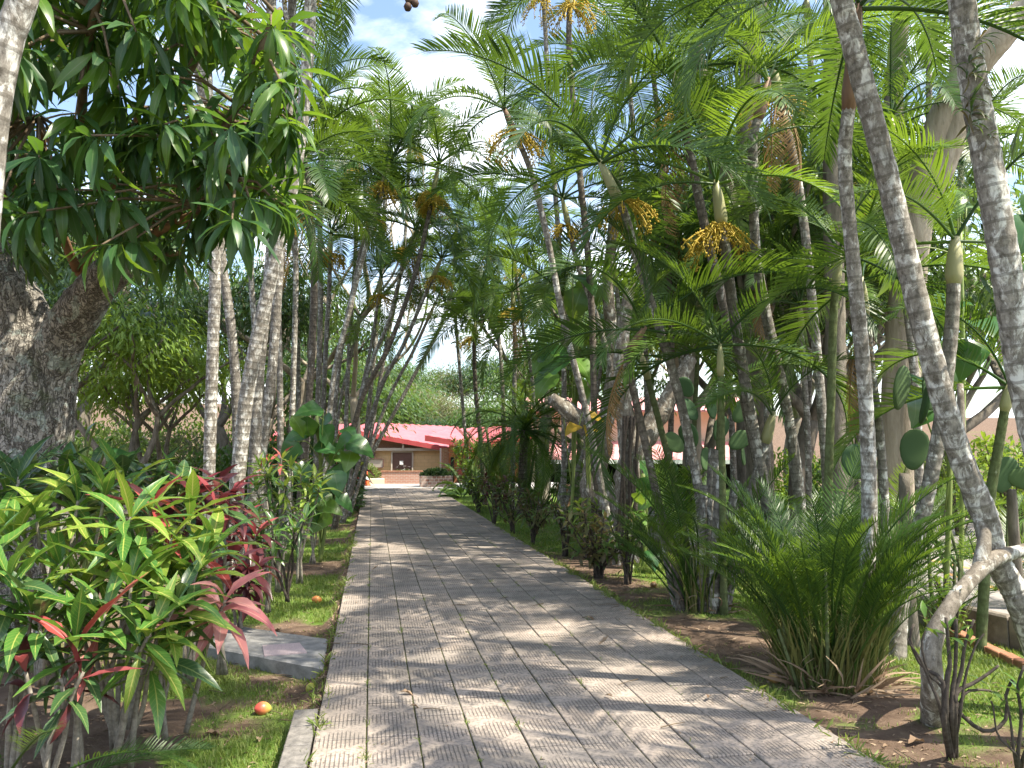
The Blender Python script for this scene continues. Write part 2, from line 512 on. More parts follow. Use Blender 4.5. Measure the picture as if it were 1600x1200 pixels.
# ------------------------------------------------------------------ mesh building
class MB:
    def __init__(self):
        self.v, self.f, self.uv, self.nv = [], [], [], 0

    def add(self, verts, faces, uvs=None):
        verts = np.asarray(verts, float).reshape(-1, 3)
        self.v.append(verts)
        n = self.nv
        for f in faces:
            self.f.append(tuple(i + n for i in f))
        if uvs is None:
            uvs = np.zeros((len(verts), 2))
        self.uv.append(np.asarray(uvs, float))
        self.nv += len(verts)

    def box(self, c, s, rz=0.0, bevel=0.0, tilt=None):
        c = Vector(c); sx, sy, sz = (k / 2 for k in s)
        m = Matrix.Rotation(rz, 3, 'Z')
        if tilt is not None:
            m = m @ tilt
        if bevel <= 0:
            vs = [Vector((x, y, z)) for x in (-sx, sx) for y in (-sy, sy) for z in (-sz, sz)]
            fs = [(0, 1, 3, 2), (4, 6, 7, 5), (0, 4, 5, 1), (2, 3, 7, 6), (0, 2, 6, 4), (1, 5, 7, 3)]
            # separate corners per face so brick texture gets flat UVs
            V, Fc, U = [], [], []
            for f in fs:
                k = len(V)
                pts = [vs[i] for i in f]
                nrm = (pts[1] - pts[0]).cross(pts[2] - pts[1])
                ax = max(range(3), key=lambda q: abs(nrm[q]))
                for p in pts:
                    V.append(c + m @ p)
                    U.append(((p.y, p.z) if ax == 0 else (p.x, p.z) if ax == 1 else (p.x, p.y)))
                Fc.append((k, k + 1, k + 2, k + 3))
            self.add([tuple(p) for p in V], Fc, U)
        else:
            b = bevel
            ring = lambda i, z: [Vector((x * (sx - i), y * (sy - i), z)) for x, y in ((-1, -1), (1, -1), (1, 1), (-1, 1))]
            vs = ring(0, -sz) + ring(0, sz - b) + ring(b, sz)
            fs = [(3, 2, 1, 0), (8, 9, 10, 11)]
            for a in (0, 4):
                for k in range(4):
                    q = (k + 1) % 4
                    fs.append((a + k, a + q, a + 4 + q, a + 4 + k))
            self.add([tuple(c + m @ p) for p in vs], fs, [((p.x / s[0]) + .5, (p.y / s[1]) + .5) for p in vs])

    def tube(self, pts, radii, sides=8, cap=True, bumpf=None, v0=0.0):
        pts = [Vector(p) for p in pts]
        n = len(pts)
        if not hasattr(radii, '__len__'):
            radii = [radii] * n
        t0 = (pts[1] - pts[0]).normalized()
        ref = Vector((1, 0, 0)) if abs(t0.x) < .8 else Vector((0, 1, 0))
        nx = (ref - t0 * ref.dot(t0)).normalized()
        V, U = [], []
        ln = v0
        for i, p in enumerate(pts):
            t = (pts[min(i + 1, n - 1)] - pts[max(i - 1, 0)])
            t = t.normalized() if t.length > 1e-9 else t0
            nx = (nx - t * nx.dot(t)).normalized()
            ny = t.cross(nx)
            if i:
                ln += (pts[i] - pts[i - 1]).length
            for k in range(sides):
                a = 2 * math.pi * k / sides
                d = nx * math.cos(a) + ny * math.sin(a)
                r = radii[i]
                if bumpf:
                    r *= bumpf(p + d * r, a, ln)
                V.append(tuple(p + d * r))
                U.append((k / sides, ln))
        Fc = []
        for i in range(n - 1):
            for k in range(sides):
                q = (k + 1) % sides
                Fc.append((i * sides + k, i * sides + q, (i + 1) * sides + q, (i + 1) * sides + k))
        if cap:
            Fc.append(tuple(range(sides))[::-1])
            Fc.append(tuple((n - 1) * sides + k for k in range(sides)))
        self.add(V, Fc, U)

    def quad(self, a, b, c, d, uv=None):
        self.add([tuple(a), tuple(b), tuple(c), tuple(d)], [(0, 1, 2, 3)], uv or [(0, 0), (1, 0), (1, 1), (0, 1)])

    def prism(self, top, depthvec):
        """polygon top (list of points) extruded by depthvec"""
        n = len(top)
        top = [Vector(p) for p in top]
        bot = [p + Vector(depthvec) for p in top]
        self.add([tuple(p) for p in top + bot],
                 [tuple(range(n)), tuple(range(2 * n - 1, n - 1, -1))] + [(k, n + k, n + (k + 1) % n, (k + 1) % n) for k in range(n)],
                 [(p.x, p.y) for p in top + bot])

    def mesh(self, name, mats, origin=None, smooth=True):
        v = np.concatenate(self.v) if self.v else np.zeros((0, 3))
        if origin is not None:
            v = v - np.array(tuple(origin))
        uv = np.concatenate(self.uv) if self.uv else np.zeros((0, 2))
        return raw_mesh(name, v, self.f, uv, mats, smooth)


def raw_mesh(name, v, faces, uv, mats, smooth=True):
    me = bpy.data.meshes.new(name)
    me.from_pydata(v.tolist() if isinstance(v, np.ndarray) else v, [], faces)
    if uv is not None and len(uv):
        lay = me.uv_layers.new(name='UVMap')
        idx = np.empty(len(me.loops), dtype=np.int32)
        me.loops.foreach_get('vertex_index', idx)
        lay.data.foreach_set('uv', np.asarray(uv, dtype=np.float32)[idx].ravel())
    for m in (mats if isinstance(mats, (list, tuple)) else [mats]):
        me.materials.append(m)
    if smooth:
        me.polygons.foreach_set('use_smooth', np.ones(len(me.polygons), dtype=bool))
    me.update()
    return me


def spline(pts, n, radii=None):
    pts = [Vector(p) for p in pts]
    m = len(pts)
    out, rr = [], []
    for k in range(n):
        s = k / (n - 1) * (m - 1)
        i = min(int(s), m - 2)
        t = s - i
        p0, p1, p2, p3 = pts[max(i - 1, 0)], pts[i], pts[i + 1], pts[min(i + 2, m - 1)]
        out.append(.5 * ((2 * p1) + (p2 - p0) * t + (2 * p0 - 5 * p1 + 4 * p2 - p3) * t * t + (3 * p1 - p0 - 3 * p2 + p3) * t ** 3))
        if radii:
            rr.append(radii[i] * (1 - t) + radii[i + 1] * t)
    return (out, rr) if radii else out


# ------------------------------------------------------------------ objects
def thing(name, label, cat, loc, group=None, rz=0.0):
    o = bpy.data.objects.new(name, None)
    o.empty_display_size = .1
    COL.objects.link(o)
    o.location = loc
    o.rotation_euler = (0, 0, rz)
    o['label'] = label
    o['category'] = cat
    if group:
        o['group'] = group
    return o


def part(name, me, parent, mat=None, label=None, kind=None):
    o = bpy.data.objects.new(name, me)
    COL.objects.link(o)
    if parent is not None:
        o.parent = parent
    if mat is not None:
        o.matrix_local = mat
    if label:
        o['label'] = label
    if kind:
        o['kind'] = kind
    return o


def solo(name, me, label, cat, loc=(0, 0, 0), group=None, mat=None):
    o = part(name, me, None)
    if mat is not None:
        o.matrix_world = mat
    else:
        o.location = loc
    o['label'] = label
    o['category'] = cat
    if group:
        o['group'] = group
    return o


def struct(name, me, loc=(0, 0, 0)):
    o = part(name, me, None)
    o.location = loc
    o['kind'] = 'structure'
    return o


# ------------------------------------------------------------------ leaves
def leaf_tpl(width=.2, segs=6, fold=.2, curl=.6, wave=0.0, tip=1.0, peak=.45, stalk=.06, seed=0):
    """unit-length leaf along +X, upper side +Z, folded on the midrib"""
    rr = random.Random(seed)
    V, U, Fc = [], [], []
    x = z = 0.0
    ang = 0.0
    side = rr.uniform(-.15, .15)
    yoff = 0.0
    for i in range(segs + 1):
        t = i / segs
        if t <= 0:
            w = .012
        else:
            a = t / peak if t < peak else 1 - ((t - peak) / (1 - peak)) ** 1.6
            w = width * .5 * max(0.0, (a ** .75 if t < peak else a ** tip))
            w = max(w, .004)
        wz = wave * math.sin(t * 17 + seed)
        V += [(x, yoff - w, z + fold * w + wz * w), (x, yoff, z), (x, yoff + w, z + fold * w - wz * w)]
        U += [(0, t), (.5, t), (1, t)]
        if i:
            a, b = 3 * (i - 1), 3 * i
            Fc += [(a, a + 1, b + 1, b), (a + 1, a + 2, b + 2, b + 1)]
        ang += curl / segs
        x += math.cos(ang) / segs
        z -= math.sin(ang) / segs
        yoff += side / segs * t
    return np.array(V), Fc, np.array(U)


_leafcache = {}


def leaf_mesh(mat, kind, seed):
    key = (mat.name, kind, seed)
    if key not in _leafcache:
        prm = dict(
            croton=dict(width=.185 + .02 * (seed % 3), segs=7, fold=.35, curl=.35 + .35 * (seed % 4), wave=.16),
            ti=dict(width=.26, segs=7, fold=.45, curl=.7 + .35 * (seed % 3), wave=.12),
            mango=dict(width=.20, segs=6, fold=.30, curl=.5 + .3 * (seed % 3), wave=.14),
            hedge=dict(width=.34, segs=4, fold=.3, curl=.5 + .2 * (seed % 3)),
            broad=dict(width=.80, segs=8, fold=.18, curl=.8 + .2 * (seed % 3), wave=.10, peak=.22),
            long=dict(width=.32, segs=8, fold=.35, curl=1.0 + .3 * (seed % 3), wave=.06),
            brome=dict(width=.14, segs=6, fold=.6, curl=1.2, wave=.0),
        )[kind]
        v, f, u = leaf_tpl(seed=seed, **prm)
        _leafcache[key] = raw_mesh(kind + '_leaf', v, f, u, mat)
    return _leafcache[key]


def aim(pos, d, up=Vector((0, 0, 1)), scale=1.0, roll=0.0):
    """matrix with +X along d and +Z near up"""
    x = Vector(d).normalized()
    z = Vector(up) - x * Vector(up).dot(x)
    if z.length < 1e-3:
        z = Vector((1, 0, 0)) - x * x.x
    z.normalize()
    y = z.cross(x)
    m = Matrix((x, y, z)).transposed()
    if roll:
        m = m @ Matrix.Rotation(roll, 3, 'X')
    return Matrix.Translation(pos) @ m.to_4x4() @ Matrix.Scale(scale, 4)


def scatter(tpl, mats):
    """many copies of one leaf template as a single set of arrays"""
    v, f, u = tpl
    n, k = len(mats), len(v)
    A = np.array([[list(r) for r in m] for m in mats])
    hv = np.concatenate([v, np.ones((k, 1))], 1)
    out = np.einsum('nij,kj->nki', A, hv)[:, :, :3].reshape(-1, 3)
    faces = []
    for i in range(n):
        b = i * k
        faces += [tuple(j + b for j in q) for q in f]
    return out, faces, np.tile(u, (n, 1))


# ------------------------------------------------------------------ ground, path, car park
def axis(*segs):
    out = []
    for a, b, st in segs:
        out += list(np.arange(a, b, st))
    return np.array(sorted(set(np.round(out, 4))))


gx = axis((-400, -60, 60), (-60, -12, 3), (-12, -5, .5), (-5, 10, .11), (10, 20, .5), (20, 80, 3), (80, 401, 60))
gy = axis((-40, 0, 4), (0, 2.5, .5), (2.5, 14, .12), (14, 40, .5), (40, 140, 3), (140, 601, 60))
GXX, GYY = np.meshgrid(gx, gy)


def turf_amount(x, y):
    n = .5 + .9 * vnoise(x, y, .9, 1) + .5 * vnoise(x, y, 3.1, 2)
    if x < XL:
        d = XL - x
        g = .56 + 1.0 * (n - .5)
        if y < 6.2:
            g -= .30 * (d > .9) + .12
        if y < 4.9:
            g -= .12
        if d > 1.5 and y > 6:
            g -= .35
        if d < .12:
            g -= .5
    elif x > XR:
        d = x - XR
        if y > 6.0:
            g = .9 * sstep(.7, 1.5, d) + .15 + .6 * (n - .5)
            if y > 13:
                g = .75 + .4 * (n - .5)
        elif y > 4.7:
            g = .7 * sstep(.8, 1.7, d) + .30 + .9 * (n - .5)
        else:
            g = .66 + 1.1 * (n - .5)
    else:
        g = 0
    return float(min(max(g, 0), 1))


TURF = np.zeros_like(GXX)
for j in range(GXX.shape[0]):
    for i in range(GXX.shape[1]):
        TURF[j, i] = turf_amount(GXX[j, i], GYY[j, i]) if -8 < GXX[j, i] < 40 and GYY[j, i] < 45 else .22 + .3 * vnoise(GXX[j, i], GYY[j, i], .3, 5)
GZZ = terr(GXX, GYY)
ny_, nx_ = GXX.shape
gv = np.stack([GXX.ravel(), GYY.ravel(), GZZ.ravel()], 1)
ii = np.arange(ny_ * nx_).reshape(ny_, nx_)
gf = np.stack([ii[:-1, :-1], ii[:-1, 1:], ii[1:, 1:], ii[1:, :-1]], -1).reshape(-1, 4).tolist()
gme = raw_mesh('ground', gv, gf, None, M_ground)
ca = gme.color_attributes.new('turf', 'FLOAT_COLOR', 'POINT')
tc_ = np.ones((len(gv), 4), np.float32)
tc_[:, 0] = TURF.ravel()
ca.data.foreach_set('color', tc_.ravel())
struct('ground', gme)

# the tiled path: bed, tiles one by one near the camera, one joined part further off
NCOL = 10
TW = (XR - XL) / NCOL
TL = .315
bed = MB()
bed.box(((XL + XR) / 2, (PATH_END + 1) / 2, -.036), (XR - XL - .02, PATH_END - 1, .05))
path = struct('path', bed.mesh('path', M_bed, smooth=False))


tile_meshes = []
for k in range(4):
    b = MB()
    b.box((0, 0, -.02), (TW - .009, TL - .007, .04), bevel=.004)
    tile_meshes.append(b.mesh('tile', M_tile, smooth=False))
far = MB()
rt = random.Random(5)
ntile = 0
row = 0
y = 3.35
while y < PATH_END:
    for c in range(NCOL):
        x = XL + (c + .5) * TW
        p = ray_d = Vector((x, y, 0)) - CAM
        d = p.dot(FWD)
        px = CX + F * p.dot(RIGHT) / d
        py = CY - F * p.dot(UP) / d
        vis = -60 < px < 1660 and py < 1260
        tz = rt.uniform(-.006, .003)
        tl = Matrix.Rotation(rt.uniform(-.012, .012), 4, 'X') @ Matrix.Rotation(rt.uniform(-.012, .012), 4, 'Y') @ Matrix.Rotation(rt.uniform(-.005, .005), 4, 'Z')
        if vis and ntile < 300:
            part('tile', rt.choice(tile_meshes), path, Matrix.Translation((x, y, tz)) @ tl)
            ntile += 1
        else:
            far.box((x, y, -.02 + tz), (TW - .009, TL - .007, .04), bevel=.004, tilt=tl.to_3x3())
    y += TL
    row += 1
part('tile_paving', far.mesh('tile_paving', M_tile, smooth=False), path, kind='stuff')
# wider strip at the near left end
kt = MB()
kt.box((0, 0, -.03), (.15, TL * .95, .07), bevel=.006)
M_edget = simple('worn_edge_concrete', (.10, .095, .09), (.27, .25, .23), 14, .95, .1, .6, .01, 8)
kme = kt.mesh('edge_tile', M_edget, smooth=False)
y = G(470, 1108).y - .15
while y > 3.0:
    part('edge_tile', kme, path, Matrix.Translation((XL - .085, y, -.006)) @ Matrix.Rotation(rt.uniform(-.02, .02), 4, 'Z'))
    y -= TL

# plaza at the end of the path
pz = MB()
pz.box((2.0, PATH_END + 1.9, -.03), (14, 4.4, .06))
struct('plaza_pavement', pz.mesh('plaza_pavement', M_plaza, smooth=False))

# car park with kerb and painted lines
lot_z = 0.0
a, b = E1 - _e * 14, E2 + _e * 3
far_v = _en * 40
lot = MB()
lot.prism([a, b, b + far_v, a + far_v], (0, 0, -.02))
lot_o = struct('car_park_paving', lot.mesh('car_park_paving', M_lot, smooth=False))
kb = MB()
mid = (a + b) / 2
ang = math.atan2(_e.y, _e.x)
L_ = (b - a).length
nk = int(L_ / 1.0)
kerb = MB()
kerb.box((0, 0, 0), (.985, .13, .50), bevel=.02)
km = kerb.mesh('kerb_stone', M_kerb, smooth=False)
kt_root = thing('kerb', 'dark low retaining kerb along the edge of the grey car park', 'kerb', (a.x, a.y, 0))
for k in range(nk):
    p = _e * (k + .5) - _en * .07
    part('kerb_stone', km, kt_root, Matrix.Translation((p.x, p.y, -.22 + rt.uniform(-.012, .006))) @ Matrix.Rotation(ang + rt.uniform(-.01, .01), 4, 'Z'))
for k, (p0, p1) in enumerate((((1470, 893), (1640, 945)), ((1420, 868), (1640, 915)), ((1500, 862), (1640, 885)))):
    q0, q1 = G(*p0, .0), G(*p1, .0)
    w = (q1 - q0).normalized().cross(Vector((0, 0, 1))) * .05
    lm = MB()
    z = Vector((0, 0, .004))
    lm.quad(q0 - w + z, q0 + w + z, q1 + w + z, q1 - w + z)
    part('painted_line', lm.mesh('painted_line', M_lotline, smooth=False), lot_o)

# low brick edging across the lawn
q0, q1 = G(1415, 950, -.22), G(1640, 1062, -.22)
dirv = (q1 - q0); Ln = dirv.length; dirv.normalize()
ed = thing('brick_edging', 'thin reddish brick edging strip crossing the sunny lawn', 'edging', (q0.x, q0.y, T1(q0.x, q0.y)))
eb = MB(); eb.box((0, 0, 0), (.235, .11, .10), bevel=.008)
ebm = eb.mesh('brick', M_edge, smooth=False)
for k in range(int(Ln / .245)):
    p = dirv * (k * .245 + .12)
    zz = T1(q0.x + p.x, q0.y + p.y) - ed.location.z + .035
    part('brick', ebm, ed, Matrix.Translation((p.x, p.y, zz)) @ Matrix.Rotation(math.atan2(dirv.y, dirv.x) + rt.uniform(-.04, .04), 4, 'Z'))

# ------------------------------------------------------------------ buildings
def bld_box(mb, x0, x1, y0, y1, z0, z1):
    mb.box(((x0 + x1) / 2, (y0 + y1) / 2, (z0 + z1) / 2), (x1 - x0, y1 - y0, z1 - z0))


def roof_sheet(A, Bp, C, D, rib=.5, th=.05):
    """corrugated sheet A-B (front edge) to D-C (back edge); ribs run front to back"""
    mb = MB()
    A, Bp, C, D = map(Vector, (A, Bp, C, D))
    n = max(4, int((Bp - A).length / rib))
    nrm = (Bp - A).cross(D - A).normalized()
    if nrm.z < 0:
        nrm = -nrm
    V, Fc = [], []
    for k in range(n * 4 + 1):
        t = k / (n * 4)
        h = .045 if k % 4 in (1, 2) else 0
        V += [tuple(A.lerp(Bp, t) + nrm * h), tuple(D.lerp(C, t) + nrm * h)]
    for k in range(n * 4):
        Fc.append((2 * k, 2 * k + 2, 2 * k + 3, 2 * k + 1))
    mb.add(V, Fc)
    mb.prism([A - nrm * .01, Bp - nrm * .01, C - nrm * .01, D - nrm * .01], -nrm * th)
    return mb


def bar(mb, a, b, w, h):
    """upright board from a to b"""
    a, b = Vector(a), Vector(b)
    d = (b - a).normalized()
    s = d.cross(Vector((0, 0, 1)))
    s = s.normalized() * w / 2 if s.length > 1e-4 else Vector((w / 2, 0, 0))
    u = Vector((0, 0, h)) if abs(d.z) < .9 else d.cross(s).normalized() * h
    mb.prism([a - s, b - s, b + s, a + s], -u if abs(d.z) < .9 else u)


DW = 45.0
def W(px, py, d=DW):
    return P(px, py, d)


# main hall with red roof at the end of the path
hall_o = W(560, 752)
hall = thing('hall', 'ochre block hall with red sheet roof at the end of the path', 'building', (hall_o.x, hall_o.y, -.85))
O = hall.location
m = MB()
fl, fr = W(405, 752), W(694, 752)
fl.z = fr.z = -.85
bk = Vector((math.sin(.25), math.cos(.25), 0)) * 9
wt = W(560, 702).z
hl, hr = Vector((fl.x, fl.y, wt)), Vector((fr.x, fr.y, wt))
def wallquad(mb, p0, p1, z0, z1, th=.2):
    d = (p1 - p0); L = Vector((d.x, d.y, 0)).length
    n = Vector((-d.y, d.x, 0)).normalized() * th
    a0, a1 = Vector((p0.x, p0.y, z0)), Vector((p1.x, p1.y, z0))
    b0, b1 = Vector((p0.x, p0.y, z1)), Vector((p1.x, p1.y, z1))
    mb.quad(a0, a1, b1, b0, [(0, z0), (L, z0), (L, z1), (0, z1)])
    mb.quad(a1 + n, a0 + n, b0 + n, b1 + n, [(0, z0), (L, z0), (L, z1), (0, z1)])
    mb.quad(b0, b1, b1 + n, b0 + n); mb.quad(a0, b0, b0 + n, a0 + n); mb.quad(a1, a1 + n, b1 + n, b1)
wallquad(m, fl, fr, -.9, wt)
wallquad(m, fr, fr + bk, -.9, wt)
wallquad(m, fl + bk, fl, -.9, wt)
part('wall', m.mesh('wall', M_wall, O, False), hall)
m = MB()
gl, gr_ = W(440, 676, DW + .05), W(694, 700, DW + .05)
tl = W(560, 674, DW + .05)
m.prism([Vector((fl.x, fl.y + .05, wt + .02)), Vector((fr.x, fr.y + .05, wt + .02)), W(694, 697.5, DW + .05), tl, W(405, 694, DW + .05)], Vector((0, .06, 0)))
part('gable_lattice', m.mesh('gable_lattice', M_lattice, O, False), hall)
for px in (535, 581, 630):
    m = MB()
    top = 676 + max(0, (px - 560)) * .17
    bar(m, W(px, 702, DW - .03), W(px, top, DW - .03), .10, .10)
    part('gable_post', m.mesh('gable_post', M_frame, O, False), hall)
m = MB()
bar(m, W(405, 700, DW - .04), W(694, 700, DW - .04), .08, .16)
part('beam', m.mesh('beam', M_frame, O, False), hall)
m = MB()
bar(m, W(690, 700, DW - .15), W(690, 752, DW - .15), .18, .18)
part('corner_post', m.mesh('corner_post', M_white, O, False), hall)
# door
dz0, dz1 = -.85, W(635, 707).z
d0, d1 = W(613, 752, DW - .06), W(643, 752, DW - .06)
m = MB(); m.prism([Vector((d0.x, d0.y, dz0)), Vector((d1.x, d1.y, dz0)), Vector((d1.x, d1.y, dz1)), Vector((d0.x, d0.y, dz1))], Vector((0, .07, 0)))
door = part('door', m.mesh('door', M_door, O, False), hall)
m = MB()
q0, q1 = W(624.5, 720, DW - .09), W(630, 726, DW - .09)
m.prism([q0, Vector((q1.x, q0.y, q0.z)), q1, Vector((q0.x, q0.y, q1.z))], Vector((0, .025, 0)))
part('door_notice', m.mesh('door_notice', M_white, O, False), door)
m = MB()
bar(m, Vector((d0.x - .06, d0.y, dz1 + .08)), Vector((d1.x + .06, d1.y, dz1 + .08)), .12, .08)
for p in (d0, d1):
    s = -.05 if p is d0 else .05
    m.box((p.x + s, p.y, (dz0 + dz1) / 2), (.08, .14, dz1 - dz0))
part('door_frame', m.mesh('door_frame', M_frame, O, False), door)
# window and hatch left of the door
for name, x0, x1, y0, y1, mt, dd in (('window', 556, 585, 708, 716.5, M_glass, .05), ('hatch', 556, 598, 717.5, 730, M_frame, .10)):
    m = MB()
    a, b, c, d = W(x0, y1, DW - dd), W(x1, y1, DW - dd), W(x1, y0, DW - dd), W(x0, y0, DW - dd)
    m.prism([a, b, c, d], Vector((0, .08, 0)))
    o = part(name, m.mesh(name, mt, O, False), hall)
    m = MB()
    bar(m, d, c, .10, -.05); bar(m, a, b, .10, .05)
    m.box(((b.x + c.x) / 2 + .03, b.y, (b.z + c.z) / 2), (.06, .10, abs(c.z - b.z)))
    part('frame', m.mesh('frame', M_door, O, False), o)
# roof
A_, B_, C_, D_ = W(543, 671, 44.88), W(736, 706, 44.84), W(716, 667, 56), W(575, 660.5, 56)
part('roof', roof_sheet(A_, B_, C_, D_, .55).mesh('roof', M_roof, O, False), hall)
m = MB(); bar(m, A_ + Vector((0, -.06, .03)), B_ + Vector((0, -.06, .03)), .08, .27)
part('fascia', m.mesh('fascia', M_fascia, O, False), hall)
A2, B2, C2, D2 = W(396, 686, 44.88), W(542, 672, 44.88), W(560, 661, 55), W(410, 676, 54)
part('roof', roof_sheet(A2, B2, C2, D2, .55).mesh('roof', M_roof, O, False), hall)
m = MB(); bar(m, A2 + Vector((0, -.06, .03)), B2 + Vector((0, -.06, .03)), .08, .27)
part('fascia', m.mesh('fascia', M_fascia, O, False), hall)

# porch building beside the hall
DP = 39.0
po = W(718, 757, DP)
porch = thing('porch', 'red roofed porch with dark posts beside the ochre hall', 'building', (po.x, po.y, -.6))
O = porch.location
A_, B_, C_, D_ = W(664, 681, DP - 1), W(742, 694, DP - 1.5), W(760, 667, DP + 6), W(690, 673, DP + 6)
part('roof', roof_sheet(A_, B_, C_, D_, .5).mesh('roof', M_roof, O, False), porch)
m = MB(); bar(m, A_ + Vector((0, -.06, .03)), B_ + Vector((0, -.06, .03)), .08, .28)
part('fascia', m.mesh('fascia', M_fascia, O, False), porch)
m = MB(); bar(m, B_ + Vector((.05, 0, .03)), W(850, 675, DP + 3), .08, .28)
part('fascia', m.mesh('fascia', M_fascia, O, False), porch)
A3, B3, C3, D3 = B_, W(850, 676, DP + 3), W(850, 664, DP + 7), W(765, 666, DP + 7)
part('roof', roof_sheet(A3, B3, C3, D3, .5).mesh('roof', M_roof, O, False), porch)
for px, dd, mt, w, nm in ((719, -.6, M_col, .26, 'post'), (731, -.4, M_col, .2, 'post'), (696, 3.4, M_brick, .45, 'brick_pillar')):
    p = W(px, 700, DP + dd)
    m = MB(); m.box((p.x, p.y, (1.95 - .8) / 2 if nm == 'post' else .45), (w, w, 2.7 if nm == 'post' else 2.5))
    part(nm, m.mesh(nm, mt, O, False), porch)
a, b = W(701, 750, DP + 3), W(860, 750, DP + 3)
m = MB(); wallquad(m, Vector((a.x, a.y, 0)), Vector((b.x, b.y, 0)), -.9, 1.9)
part('wall', m.mesh('wall', M_wall_or, O, False), porch)
q0, q1 = W(704, 750, DP + 2.9), W(709, 750, DP + 2.9)
m = MB(); m.prism([Vector((q0.x, q0.y, -.8)), Vector((q1.x, q1.y, -.8)), Vector((q1.x, q1.y, 1.2)), Vector((q0.x, q0.y, 1.2))], Vector((0, .06, 0)))
part('door', m.mesh('door', M_glass, O, False), porch)

# low brick wall and planters at the plaza
p0, p1 = G(596, 756), G(694, 756)
bw = thing('low_brick_wall', 'low pink brick wall across the end of the path', 'wall', (p0.x, p0.y, 0))
O = bw.location
m = MB(); wallquad(m, p0, p1, -.1, .57, .22)
part('wall', m.mesh('wall', M_brick, O, False), bw)
m = MB()
m.prism([p0 + Vector((-.03, -.03, .62)), p1 + Vector((.03, -.03, .62)), p1 + Vector((.03, .25, .62)), p0 + Vector((-.03, .25, .62))], (0, 0, -.048))
part('coping', m.mesh('coping', M_edge, O, False), bw)
m = MB()
for dx, dz, w, h in ((-.06, 0, .5, .045), (.1, .09, .045, .16), (-.2, -.08, .045, .14), (.25, -.09, .34, .045), (-.3, .1, .3, .045), (.02, -.05, .045, .12)):
    c = G(644, 748)
    m.box((c.x + dx, p0.y - .012, .31 + dz), (w, .022, h))
part('red_emblem', m.mesh('red_emblem', M_fascia, O, False), bw, kind='stuff')

p0, p1 = G(657, 761), G(712, 763)
pl = thing('dark_planter', 'dark and white patterned brick planter with clipped hedge beside low brick wall', 'planter', (p0.x, p0.y, 0))
O = pl.location
m = MB(); m.box(((p0.x + p1.x) / 2, p0.y + .35, .22), (p1.x - p0.x, .7, .52))
part('wall', m.mesh('wall', M_brick_d, O, False), pl)
PLANTER_TOP = Vector(((p0.x + p1.x) / 2, p0.y + .35, .48)); PLANTER_W = p1.x - p0.x
p0, p1 = G(516, 757), G(601, 757)
pl2 = thing('round_planter', 'pale low planter holding a rounded grey-green bush by the traffic cone', 'planter', (p0.x, p0.y, 0))
m = MB(); m.box(((p0.x + p1.x) / 2, p0.y + .45, .12), (p1.x - p0.x, .9, .30), bevel=.04)
part('wall', m.mesh('wall', M_wall_pale, pl2.location, False), pl2)
PL2 = Vector(((p0.x + p1.x) / 2, p0.y + .45, .25)); PL2W = p1.x - p0.x

c = G(573, 758.5)
cone = thing('traffic_cone', 'small orange traffic cone with white collar before the planter', 'traffic cone', (c.x, c.y, 0))
m = MB(); m.box((0, 0, .02), (.36, .36, .04), bevel=.01)
part('base', m.mesh('base', M_cone), cone)
m = MB(); m.tube([(0, 0, .04), (0, 0, .25)], [.14, .095], 14, False); m.tube([(0, 0, .42), (0, 0, .68)], [.065, .025], 14)
part('body', m.mesh('body', M_cone), cone)
m = MB(); m.tube([(0, 0, .25), (0, 0, .42)], [.097, .067], 14, False)
part('reflective_collar', m.mesh('reflective_collar', M_white), cone)

# long low building on the right behind the palms
DR = 38.0
lo = W(1000, 770, DR)
longb = thing('veranda_building', 'long low building with faded pink eave and dark veranda behind the right palms', 'building', (lo.x, lo.y, -1.3))
O = longb.location
def WR(px, py, dd=0):
    return P(px, py, DR + dd - (px - 1000) * .006)
m = MB()
a, b = WR(830, 700, 3), WR(1200, 700, 3)
wallquad(m, a, b, -1.6, WR(900, 640, 3).z)
part('wall', m.mesh('wall', M_wall_pale, O, False), longb)
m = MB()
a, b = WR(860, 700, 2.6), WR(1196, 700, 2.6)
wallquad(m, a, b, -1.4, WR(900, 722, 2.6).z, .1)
part('veranda_shade_sheet', m.mesh('veranda_shade_sheet', M_veranda_shade, O, False), longb)  # near-black sheet paints the shade under the veranda roof
A_, B_, C_, D_ = WR(846, 719, 0), WR(1206, 719, 0), WR(1206, 690, 2.9), WR(846, 690, 2.9)
part('eave_roof', roof_sheet(A_, B_, C_, D_, .5).mesh('eave_roof', M_roof_pale, O, False), longb)
m = MB(); bar(m, A_ + Vector((0, -.05, .02)), B_ + Vector((0, -.05, .02)), .08, .2)
part('gutter', m.mesh('gutter', M_white, O, False), longb)
A_, B_, C_, D_ = WR(820, 642, 2.2), WR(1206, 642, 2.2), WR(1206, 622, 8), WR(820, 622, 8)
part('roof', roof_sheet(A_, B_, C_, D_, .5).mesh('roof', M_roof_pale, O, False), longb)
for px in (915, 992, 1043, 1110, 1180):
    p = WR(px, 719, .3)
    m = MB(); m.box((p.x, p.y, (p.z - 1.5) / 2 - .02), (.22, .22, p.z + 1.5))
    part('post', m.mesh('post', M_col, O, False), longb)
m = MB()
a, b = WR(850, 770, -.2), WR(1196, 770, -.2)
m.box(((a.x + b.x) / 2, (a.y + b.y) / 2, -1.15), ((b - a).length, .25, .5), math.atan2(b.y - a.y, b.x - a.x))
part('plinth', m.mesh('plinth', M_wall_pale, O, False), longb)
p0 = P(897, 790, 27)
bp = thing('orange_brick_planter', 'orange brick planter wall beside the leaning pale palm stems', 'planter', (p0.x, p0.y, -.1))
m = MB(); m.box((0, 0, .08), (1.0, 1.0, .75)); part('wall', m.mesh('wall', M_brick_o, None, False), bp)
